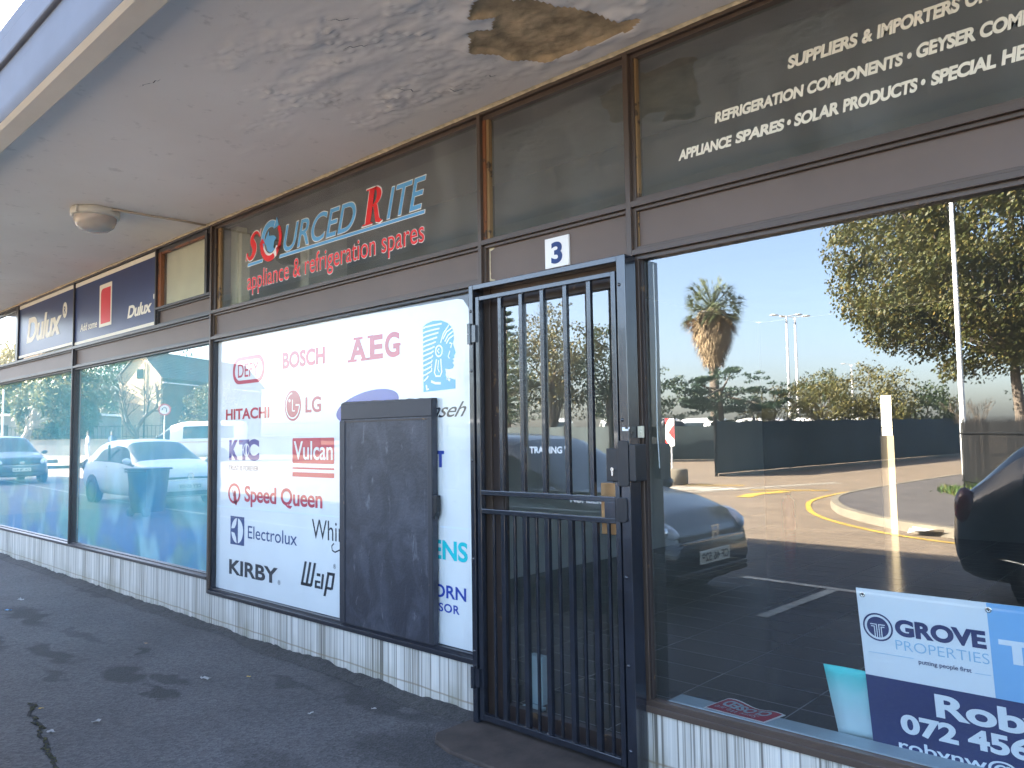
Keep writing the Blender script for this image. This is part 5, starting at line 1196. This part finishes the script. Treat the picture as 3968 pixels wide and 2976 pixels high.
def palisade(P, h, step, label, pale='palisade_paint', base=0., nsec=1):
    t = thing('palisade_fence', label, 'fence', (P[0][0], P[0][1], gz(P[0][0]) + base))
    d = Vector((P[1][0] - P[0][0], P[1][1] - P[0][1], 0)); l = d.length; d /= l; nr = Vector((-d.y, d.x, 0)); n = min(int(l / step), 95)
    for i in range(n + 1):
        u = i / n; c = Vector((P[0][0], P[0][1], 0)) + d * (l * u); z = gz(c.x) + base; mb = MB(); w_ = .040
        a = [c - d * w_, c + d * w_ * .0 + nr * .012, c + d * w_]
        pr_ = []
        for zz, k in ((z + .08, 1), (z + h - .14, 1), (z + h, .12)): pr_ += [tuple((c + (q - c) * k).xy) + (zz,) for q in a]
        mb.add(pr_, [(0, 1, 4, 3), (1, 2, 5, 4), (3, 4, 7, 6), (4, 5, 8, 7)]); mb.build('pale', pale, t)
    for zz in (.35, h - .35):
        mb = MB(); a, b_ = Vector((P[0][0], P[0][1], gz(P[0][0]) + base + zz)), Vector((P[1][0], P[1][1], gz(P[1][0]) + base + zz)); mb.tube([a + nr * .03, b_ + nr * .03], .022, 4); mb.build('rail', pale, t)
    child_fix(t); return t
palisade(((-4.60, -16.8), (-1.2, -11.0)), 1.75, .085, 'dark palisade fence on the corner pavement')
palisade(((-4.60, -16.8), (-4.2, -26.0)), 1.75, .15, 'dark palisade fence running back along the side road')
def clump_grass():
    mb = MB(); random.seed(9)
    for i in range(2600):
        u = random.random(); x = -4.4 + 3.6 * random.random(); y = -16.6 + (x + 4.6) * 1.70 - random.random() * 5 * u; hh = random.uniform(.1, .38); a = random.uniform(0, 6.28); w_ = .012
        mb.add([(x - w_ * math.cos(a), y - w_ * math.sin(a), .13), (x + w_ * math.cos(a), y + w_ * math.sin(a), .13), (x + random.uniform(-.12, .12), y + random.uniform(-.12, .12), .13 + hh)], [(0, 1, 2)])
    for i in range(1100):
        u = random.random(); x = -4.9 + 1.7 * u + random.gauss(0, .12); y = -16.5 + 2.9 * u + random.gauss(0, .15); hh = random.uniform(.04, .2); a = random.uniform(0, 6.28); w_ = .018
        mb.add([(x - w_ * math.cos(a), y - w_ * math.sin(a), .13), (x + w_ * math.cos(a), y + w_ * math.sin(a), .13), (x + random.uniform(-.08, .08), y + random.uniform(-.08, .08), .13 + hh)], [(0, 1, 2)])
    o = mb.build('verge_grass', 'grass_green'); o['kind'] = 'stuff'; o['label'] = 'rough green grass and weeds along the palisade fence'; o['category'] = 'grass'
clump_grass()
def pole(x, y, h, r0, r1, label, arm=None, zb=.13, cat='lamp post'):
    t = thing('lamp_post', label, cat, (x, y, zb), 0)
    mb = MB(); mb.tube([(x, y, zb - .05), (x, y, zb + 1.6), (x, y, zb + 1.62), (x, y, zb + 1.75), (x, y, zb + h)], [r0 * 1.25, r0 * 1.2, r0 * 1.2, r0, r1], 12); mb.build('post', 'pole_galv', t, True)
    if arm:
        for (dx, dy, dz) in arm:
            mb = MB(); mb.tube([(x, y, zb + h - .05), (x + dx * .7, y + dy * .7, zb + h + dz)], .035, 8); mb.build('arm', 'pole_galv', t)
            mb = MB(); l = math.hypot(dx, dy); mb.ell((x + dx * .9, y + dy * .9, zb + h + dz), (abs(dx) * .28 + .12, abs(dy) * .28 + .12, .07), 10, 6); mb.build('lamp_head', 'pole_galv', t, True)
    child_fix(t); return t
pole(-6.15, -23.73, 11.5, .085, .05, 'tall galvanised lamp post beside the palisade corner', [(.9, .2, .1)])
pole(-6.2, -32.7, 7.2, .085, .05, 'shorter lamp post with an arm under the autumn tree', [(-.75, -.1, .08)])
pole(-29.3, -64.9, 12.0, .14, .09, 'tall floodlight mast standing alone against the sky', [(-.9, .8, .1), (.9, -.8, .1)], 0, 'floodlight mast')
pole(-30.2, -68.9, 12.4, .14, .09, 'second floodlight mast just behind the lone mast', [(-.9, .8, .1), (.9, -.8, .1)], 0, 'floodlight mast')
pole(-39.6, -110, 11, .14, .09, 'small far off floodlight mast above the yellow bushes', [(-.9, .8, .1), (.9, -.8, .1)], 0, 'floodlight mast')
pole(-40.6, -7.0, 3.6, .04, .03, 'thin short pole at the far left of the street', None, gz(-40))
t = thing('chevron_sign', 'red and white chevron board on a post by the yard entrance', 'road sign', (-14.05, -19.85, .0), R(28))
mb = MB(); mb.tube([(0, -.05, 0), (0, -.05, 1.9)], .03, 8).build('post', 'pole_galv', t); MB().box(-.28, .28, -.012, .012, 1.10, 2.02).build('panel', 'white_sign', t)
mb = MB()
for s in (1,):
    for z in (1.10, 1.56): pass
for side in (.0145, -.0145):
    mb.add([(-.28, side, 1.56 - .14), (-.28, side, 1.56 + .14), (.05, side, 1.56)], [(0, 1, 2)]) if False else None
    mb.add([(.28, side, 1.30), (.28, side, 1.82), (-.10, side, 1.56)], [(0, 1, 2)])
    mb.add([(-.28, side, 2.02), (-.02, side, 2.02), (-.28, side, 1.78)], [(0, 1, 2)]); mb.add([(-.28, side, 1.10), (-.02, side, 1.10), (-.28, side, 1.34)], [(0, 1, 2)])
mb.build('chevron', 'sign_red', t)
t = thing('bollard_block', 'low round concrete block by the yard entrance', 'bollard', (-11.9, -16.6, 0)); mb = MB(); mb.lathe([(.001, .0), (.34, 0), (.34, .45), (.30, .50), (.001, .50)], (0, 0, 0), 20).build('block', 'kerb_concrete', t, True)
t = thing('no_turn_sign', 'round red rimmed road sign on a pole behind the minibus', 'road sign', (-40.35, -14.1, gz(-40)), R(-65))
MB().tube([(0, -.04, 0), (0, -.04, 3.1)], .03, 8).build('post', 'pole_galv', t); mb = MB(); mb.lathe([(.001, -.008), (.29, -.008), (.29, .008), (.001, .008)], (0, 0, 2.80), 28, 'y').build('disc', 'white_sign', t)
mb = MB(); ring(mb, ring_poly(0, 2.80, .30, .30), ring_poly(0, 2.80, .235, .235), .010); mb.build('rim', 'sign_red', t); mb = MB(); stroke(mb, [(.09, 2.66), (.09, 2.86), (.0, 2.92), (-.10, 2.88), (-.10, 2.78)], .045, .0105); mb.build('arrow', 'black_trim', t)

# houses and walls at the left
t = thing('gable_house', 'cream brick gabled house with a long grey tiled roof', 'house', (-78.8, -28.0, gz(-77)), R(-30))
GW = 2.35
mb = MB(); P = [(-GW, 0), (GW, 0), (GW, 7.2), (0, 9.6), (-GW, 7.2)]; mb.prism(P, .0, -.3); mb.build('gable_wall', 'brick_gable', t)
mb = MB(); mb.box(-GW, -GW + .3, -18, -.3, 0, 7.2).box(GW - .3, GW, -18, -.3, 0, 7.2).box(-GW, GW, -18.3, -18, 0, 7.2); mb.build('wall', 'brick_brown', t)
mb = MB(); e = .35
for s in (1, -1): mb.add([(s * (GW + e), .25, 7.2 - e), (0, .25, 9.7), (0, -18.5, 9.7), (s * (GW + e), -18.5, 7.2 - e), (s * (GW + e), .25, 7.35 - e), (0, .25, 9.85), (0, -18.5, 9.85), (s * (GW + e), -18.5, 7.35 - e)], [(0, 1, 2, 3), (4, 7, 6, 5), (0, 4, 5, 1), (0, 3, 7, 4), (3, 2, 6, 7)])
mb.build('roof', 'roof_tile', t)
MB().box(-.35, .35, .0, .06, 7.0, 7.9).build('vent', 'window_dark', t); MB().tube([(.6, .08, 0), (.6, .08, 8.6)], .05, 6).build('downpipe', 'bark', t)
for y in (-4, -8, -12): MB().box(GW, GW + .04, y - .7, y + .7, 2.2, 4.2).build('window', 'window_dark', t)
MB().tube([(GW + .4, .2, 6.5), (GW + .4, -18, 6.5)], .07, 6).build('gutter', 'roof_white', t)
t = thing('low_building', 'long low building with a white roof edge at far left', 'building', (-69, -15.5, gz(-69)), R(-43))
MB().box(-14, 4.5, -6, 0, 0, 3.0).build('wall', 'wall_dull', t); MB().box(-14.4, 4.9, -6.4, .4, 3.0, 3.16).build('roof', 'roof_white', t)
for x in (-9, -5.5, -2, 1.5): MB().box(x - .7, x + .7, 0, .05, .9, 2.3).build('window', 'window_dark', t)
t = thing('boundary_wall', 'long plastered boundary wall with railings behind the people', 'wall', (-58, -20, gz(-58)), R(139))
MB().box(-13, 16, -.12, .12, -.3, 1.15).build('wall', 'wall_dull', t); MB().box(-13, 16, -.16, .16, 1.15, 1.22).build('coping', 'kerb_concrete', t)
for i in range(95): x = -12.9 + i * .305; MB().box(x - .012, x + .012, -.012, .012, 1.22, 2.2).build('railing_bar', 'palisade_paint', t)
for z in (1.35, 2.1): MB().box(-13, 16, .013, .03, z, z + .04).build('railing_rail', 'palisade_paint', t)
t = MB(); band(t, [(-40, -8.2), (-47, -11.0), (-52, -17), (-60, -28)], 3.2, .14); o = t.build('far_pavement', 'asphalt_road'); o['kind'] = 'structure'
o = tag(MB().box(-.55, .55, -.3, .3, 0, .32).build('concrete_block', 'kerb_concrete', None, False, .04), 'pale concrete kerb block at the edge of the far road', 'block'); o.location = (-43.6, -9.7, gz(-43)); o.rotation_euler = (0, 0, R(40))

# ---------------------------------------------------------------- people by the far wall
def person(label, loc, rz, top, legs, seated=False, bend=0.):
    t = thing('person', label, 'person', loc, rz)
    J = {'pel': ((0, 0, .95), .125), 'chest': ((bend * .5, 0, 1.28), .15), 'neck': ((bend, 0, 1.48), .055), 'head': ((bend * 1.2, 0, 1.62), .085), 'top': ((bend * 1.25, 0, 1.74), .062),
         'hl': ((0, .10, .90), .10), 'kl': ((.06, .11, .50), .065), 'al': ((-.02, .12, .08), .045), 'fl': ((.14, .12, .03), .035), 'hr': ((0, -.10, .90), .10), 'kr': ((.0, -.11, .50), .065), 'ar': ((-.10, -.12, .08), .045), 'fr': ((.06, -.12, .03), .035),
         'sl': ((bend * .8, .19, 1.40), .065), 'el': ((bend * .6 - .03, .26, 1.13), .045), 'wl': ((bend + .10, .25, .90), .032), 'ml': ((bend + .13, .25, .82), .035), 'sr': ((bend * .8, -.19, 1.40), .065), 'er': ((bend * .6 - .02, -.26, 1.13), .045), 'wr': ((bend + .12, -.22, .92), .032), 'mr': ((bend + .16, -.21, .84), .035)}
    if seated:
        for k in list(J):
            p, r_ = J[k]
            if k[0] in 'kaf' and len(k) == 2: continue
            J[k] = ((p[0], p[1], p[2] - .45), r_)
        for s, yy in (('l', .12), ('r', -.12)): J['k' + s] = ((.42, yy, .50), .07); J['a' + s] = ((.44, yy, .08), .045); J['f' + s] = ((.56, yy, .03), .035)
    E_ = [('pel', 'chest'), ('chest', 'neck'), ('neck', 'head'), ('head', 'top'), ('pel', 'hl'), ('hl', 'kl'), ('kl', 'al'), ('al', 'fl'), ('pel', 'hr'), ('hr', 'kr'), ('kr', 'ar'), ('ar', 'fr'), ('chest', 'sl'), ('sl', 'el'), ('el', 'wl'), ('wl', 'ml'), ('chest', 'sr'), ('sr', 'er'), ('er', 'wr'), ('wr', 'mr')]
    ks = list(J); me = bpy.data.meshes.new('body'); me.from_pydata([J[k][0] for k in ks], [(ks.index(a), ks.index(b_)) for a, b_ in E_], [])
    o = bpy.data.objects.new('body', me); C.objects.link(o); o.modifiers.new('skin', 'SKIN'); 
    for i, k in enumerate(ks): me.skin_vertices[0].data[i].radius = (J[k][1],) * 2; me.skin_vertices[0].data[i].use_root = (k == 'pel')
    md = o.modifiers.new('s', 'SUBSURF'); md.levels = 1; md.render_levels = 1
    bpy.context.view_layer.update(); m2 = bpy.data.meshes.new_from_object(o.evaluated_get(bpy.context.evaluated_depsgraph_get())); bpy.data.objects.remove(o)
    hz = J['neck'][0][2] + .02; lz = J['pel'][0][2]
    for m_ in ('skin_dark', top, legs): m2.materials.append(MATS[m_])
    for p in m2.polygons:
        c = p.center; hand = abs(c.y) > .18 and c.z < J['wl'][0][2] + .01 and c.x > .05 and not seated
        p.material_index = 0 if (c.z > hz or hand) else (1 if c.z > lz - .02 else 2); p.use_smooth = True
    o = bpy.data.objects.new('body', m2); C.objects.link(o); o.parent = t
    hx, hh = J['head'][0][0], J['head'][0][2]
    mb = MB(); mb.ell((hx - .02, 0, hh + .07), (.095, .085, .075), 12, 8); mb.build('hair', 'hair_black', t, True)
    return t
person('person in a grey jacket walking by the far wall', (-48.75, -13.3, gz(-48)), R(100), 'cloth_grey', 'cloth_white')
person('person in dark navy clothes standing by the far wall', (-47.5, -14.2, gz(-47)), R(60), 'cloth_navy', 'cloth_dark', False, .05)
person('person in a white shirt sitting low near the minibus', (-47.0, -14.95, gz(-47) + .0), R(40), 'cloth_white', 'cloth_dark', True, .08)
tag(MB().box(-47.25, -46.75, -15.2, -14.8, gz(-47), gz(-47) + .42).build('crate_seat', 'bark', None, False, .01), 'brown crate used as a seat near the minibus', 'crate')

# ---------------------------------------------------------------- trees and plants
def rv(): 
    while True:
        v_ = Vector((random.uniform(-1, 1), random.uniform(-1, 1), random.uniform(-1, 1)))
        if .05 < v_.length < 1: return v_
def leafquads(mb, c, r, n, s, flat_=1.):
    for _ in range(n):
        p = rv(); p = c + Vector((p.x * r, p.y * r, p.z * r * flat_)); a = rv().normalized(); b_ = a.orthogonal().normalized(); a2 = a.cross(b_); k = s * random.uniform(.6, 1.3)
        mb.add([p - b_ * k * .5, p + a2 * k * .28, p + b_ * k * .5, p - a2 * k * .28], [(0, 1, 2, 3)])
def limb(mb, a, b_, r0, r1, sag=.0, n=5):
    pts = []
    for i in range(n + 1):
        u = i / n; p = a.lerp(b_, u) + Vector((noise.noise((u * 2 + a.x, a.y, 1)), noise.noise((u * 2 + a.x, a.y, 5)), 0)) * (b_ - a).length * .12 * math.sin(u * math.pi) + Vector((0, 0, sag * math.sin(u * math.pi))); pts.append(p)
    mb.tube(pts, [r0 + (r1 - r0) * i / n for i in range(n + 1)], 6)
def tree(name, label, x, y, cz, rad, leafm, trunkz, nclump=34, per=120, leaf=.16, cr=.34, seed=1, grp=None, off=(0, 0), tr=.16, bark='bark', cat='tree', flat_=.8, zb=None):
    random.seed(seed); z0 = gz(x) - .1 if zb is None else zb; t = thing(name, label, cat, (x, y, z0), 0, grp)
    tk = MB(); cen = Vector((off[0], off[1], cz)); top = Vector((off[0] * .5, off[1] * .5, trunkz)); limb(tk, Vector((0, 0, 0)), top, tr, tr * .7)
    cw = MB()
    for i in range(nclump):
        d = rv(); d = d.normalized() * random.uniform(.45, 1.0) if random.random() < .85 else d
        c = cen + Vector((d.x * rad[0], d.y * rad[1], d.z * rad[2])); r_ = min(rad) * cr * random.uniform(.7, 1.3)
        leafquads(cw, c, r_, int(per * random.uniform(.7, 1.25)), leaf, flat_)
        if i % 3 == 0: limb(tk, top - Vector((0, 0, trunkz * .15 * random.random())), c, tr * .42, .015)
    for i in range(nclump * 2):
        d = rv().normalized() * random.uniform(.95, 1.12); leafquads(cw, cen + Vector((d.x * rad[0], d.y * rad[1], d.z * rad[2])), min(rad) * cr * .5, int(per * .16), leaf, flat_)
    tk.build('trunk', bark, t, True); cw.build('crown', leafm, t)
    return t
tree('autumn_tree', 'large autumn tree with yellow green leaves over the palisade', -5.6, -30.0, 8.5, (5.6, 4.6, 4.6), 'leaf_autumn', 4.2, 170, 560, .16, .25, 4, None, (-.4, 0), .22, 'bark', 'tree', .8, .1)
tree('cedar_tree', 'dark spreading conifer growing below the palm', -23.3, -41.0, 3.8, (3.6, 3.6, 1.6), 'leaf_pine', 4.2, 40, 200, .16, .42, 7, None, (0, 0), .2, 'bark', 'tree', .35)
tree('dark_tree', 'dark bushy tree behind the gate at the left of the palm', -26.9, -37.2, 3.6, (2.6, 2.6, 1.9), 'leaf_dark', 2.6, 30, 160, .17, .42, 8)
tree('tall_tree', 'tall olive green tree with bare upper twigs seen in the door', -28.6, -31.2, 5.6, (2.6, 2.6, 3.0), 'leaf_olive', 4.5, 40, 150, .18, .36, 9, 'trees seen in the door', (0, 0), .24)
tree('tall_tree', 'dark rounded tree right of the tall olive tree in the door', -26.4, -33.6, 5.0, (2.0, 2.0, 2.6), 'leaf_dark', 4.0, 34, 150, .17, .38, 10, 'trees seen in the door', (0, 0), .2)
tree('tall_tree', 'olive tree at the left edge of the door glass', -30.9, -29.4, 4.6, (2.1, 2.1, 2.3), 'leaf_dark', 3.6, 30, 140, .17, .38, 12, 'trees seen in the door', (0, 0), .2)
tree('thorn_tree', 'low brown green thorn tree between palm and floodlight mast', -20.6, -42.5, 2.9, (2.2, 2.0, 1.4), 'leaf_olive', 2.0, 24, 110, .13, .42, 13)
tree('yellow_bush', 'pale yellow green bush tree behind the screen fence', -18.0, -43.6, 3.2, (2.3, 2.2, 1.7), 'leaf_yellow_green', 2.0, 28, 150, .16, .42, 14, 'bushy trees behind the fence')
tree('yellow_bush', 'bright yellow flowering bush tree behind the screen fence', -15.6, -45.2, 3.4, (2.3, 2.2, 1.9), 'leaf_yellow_green', 2.0, 30, 160, .16, .42, 15, 'bushy trees behind the fence')
tree('dark_bush', 'dark green bush right of the yellow flowering bush', -13.6, -47.0, 2.8, (1.9, 1.9, 1.5), 'leaf_dark', 1.6, 24, 150, .16, .42, 16, 'bushy trees behind the fence')
tree('far_tree', 'small round tree on the skyline above the bushes', -27.0, -66, 5.0, (2.2, 2.2, 1.8), 'leaf_dark', 3.4, 20, 110, .2, .45, 17)
tree('green_bush', 'green bush behind the palisade under the autumn tree', -4.9, -33.5, 2.3, (1.6, 1.6, 1.6), 'leaf_dark', 1.2, 20, 130, .14, .45, 18, None, (0, 0), .08, 'bark', 'bush', .8, .1)
# Norfolk pine: tiers of drooping branches
def pine(x, y, h, label):
    random.seed(31); t = thing('norfolk_pine', label, 'tree', (x, y, gz(x))); tk = MB(); tk.tube([(0, 0, 0), (0, 0, h)], [.25, .03], 8); tk.build('trunk', 'bark', t, True); cw = MB()
    for k in range(16):
        z = 2.2 + (h - 2.4) * k / 15; l = (h - z) * .34 + .25
        for a in range(7):
            g_ = a * .9 + k * .5; d = Vector((math.cos(g_), math.sin(g_), .12))
            for s in range(8): leafquads(cw, Vector((0, 0, z)) + d * l * (s + 1) / 8, .16, 12, .13)
    cw.build('crown', 'leaf_pine', t); return t
pine(-40.8, -40.4, 10.8, 'tiered dark pine at the left edge of the door glass')
# palm
def palm(x, y, h, label):
    random.seed(41); t = thing('palm_tree', label, 'palm', (x, y, gz(x))); tk = MB(); tk.tube([(0, 0, 0), (0, 0, h * .35), (0, 0, h)], [.40, .36, .34], 12); tk.build('trunk', 'bark', t, True)
    sk = MB()
    for i in range(3200):
        a = random.uniform(0, 6.28); z = h - random.random() ** .8 * 3.9; u = (h - z) / 3.9; r_ = .70 + .85 * math.sin(min(1, u * .95 + .15) * math.pi); l = random.uniform(.5, 1.1)
        c_, s_ = math.cos(a), math.sin(a); w_ = random.uniform(.02, .06)
        sk.add([(c_ * r_ * .8 - s_ * w_, s_ * r_ * .8 + c_ * w_, z), (c_ * r_ * .8 + s_ * w_, s_ * r_ * .8 - c_ * w_, z), (c_ * (r_ + random.uniform(-.1, .4)), s_ * (r_ + random.uniform(-.1, .4)), z - l)], [(0, 1, 2)])
    sk.lathe([(.35, h), (.8, h - .6), (1.1, h - 1.6), (.95, h - 2.8), (.65, h - 3.9), (.34, h - 4.1)], (0, 0, 0), 16); sk.build('dead_frond_skirt', 'dead_frond', t)
    cw = MB(); df_ = MB()
    for i in range(210):
        a = random.uniform(0, 6.28); e_ = random.uniform(-.85, 1.3); d = Vector((math.cos(a) * math.cos(e_), math.sin(a) * math.cos(e_), math.sin(e_))); l = random.uniform(1.3, 2.1); base = Vector((0, 0, h - .1 + .3 * max(0, e_))); tip = base + d * l; side = d.orthogonal().normalized(); up = d.cross(side)
        m_ = cw if e_ > -.45 else df_
        m_.tube([base, tip], [.025, .012], 4)
        for k in range(17):
            g_ = (k - 8) / 8 * 1.25; q_ = (d * math.cos(g_) + side * math.sin(g_)); ll = random.uniform(.6, .95); w_ = up.cross(q_) * .035 if False else side * .03; pt = tip + q_ * ll + Vector((0, 0, -.18 - .25 * random.random()))
            m_.add([tip - w_, tip + w_, pt], [(0, 1, 2)])
    cw.build('crown', 'leaf_palm', t); df_.build('dead_frond_fringe', 'dead_frond', t); return t
palm(-29.2, -51.1, 10.9, 'tall fan palm with a shaggy skirt of dead fronds')
# bare trees
def bare(x, y, h, label, seed, spread=.8, matn='bark', thick=.17, lv=5, zb=None):
    random.seed(seed); z0 = gz(x) if zb is None else zb; t = thing('bare_tree', label, 'tree', (x, y, z0)); tk = MB(); tw = MB()
    def grow(p, d, l, r_, k):
        q = p + d * l; mid = p.lerp(q, .5) + rv() * l * .10; (tk if k > 2 else tw).tube([p, mid, q], [r_, r_ * .85, r_ * .7], 5 if k > 2 else 3, False)
        if k == 0: return
        for _ in range(3 if k > 1 else 4):
            nd_ = (d + rv() * spread + Vector((0, 0, .12))).normalized(); grow(p.lerp(q, random.uniform(.55, 1.)), nd_, l * random.uniform(.58, .85), r_ * random.uniform(.45, .68), k - 1)
    grow(Vector((0, 0, -.1)), Vector((.05, 0, 1)), h * .28, thick, lv); tk.build('trunk', matn, t, True); tw.build('twigs', matn, t); return t
bare(-54.2, -18.1, 7.2, 'bare twisted tree in front of the cream gable', 51, .95, 'bark', .22, 5)
bare(-57.2, -12.2, 5.2, 'bare pale trunked tree before the low building', 52, .8, 'bark_pale', .24, 4)
bare(-7.6, -31.0, 3.6, 'bare brown shrub with upright twigs beyond the palisade', 53, .8, 'bark', .07, 5, .1)
bare(-28.6, -31.4, 9.8, 'thin bare tree rising above the olive tree in the door', 54, .6, 'bark', .12, 5)
# green mass behind the left wall
for i, (x, y, cz, rx_, rz_, m_, lab) in enumerate([(-84, -20, 5.6, 5., 4.2, 'leaf_olive', 'olive tree behind the low building'), (-82.5, -19.5, 5.5, 4.2, 4.4, 'leaf_yellow_green', 'yellow green tree left of the gable'), (-66.5, -17.0, 3.6, 2.6, 2.4, 'leaf_olive', 'low olive tree inside the boundary wall'), (-88, -14, 5.8, 4.8, 4.4, 'leaf_dark', 'dark tree at the far left end'), (-92, -30, 8.5, 7., 6., 'leaf_dark', 'big dark tree behind the gabled house')]):
    tree('leafy_tree', lab, x, y, cz, (rx_, rx_, rz_), m_, cz * .6, 44, 260, .36, .42, 60 + i, 'trees behind the boundary wall')
tree('flowering_hedge', 'tangled flowering hedge before the tiled house', -56.0, -24.6, 3.3, (3.0, 2.0, 1.9), 'leaf_olive', 1.4, 36, 150, .18, .42, 71, None, (0, 0), .12, 'bark', 'hedge')
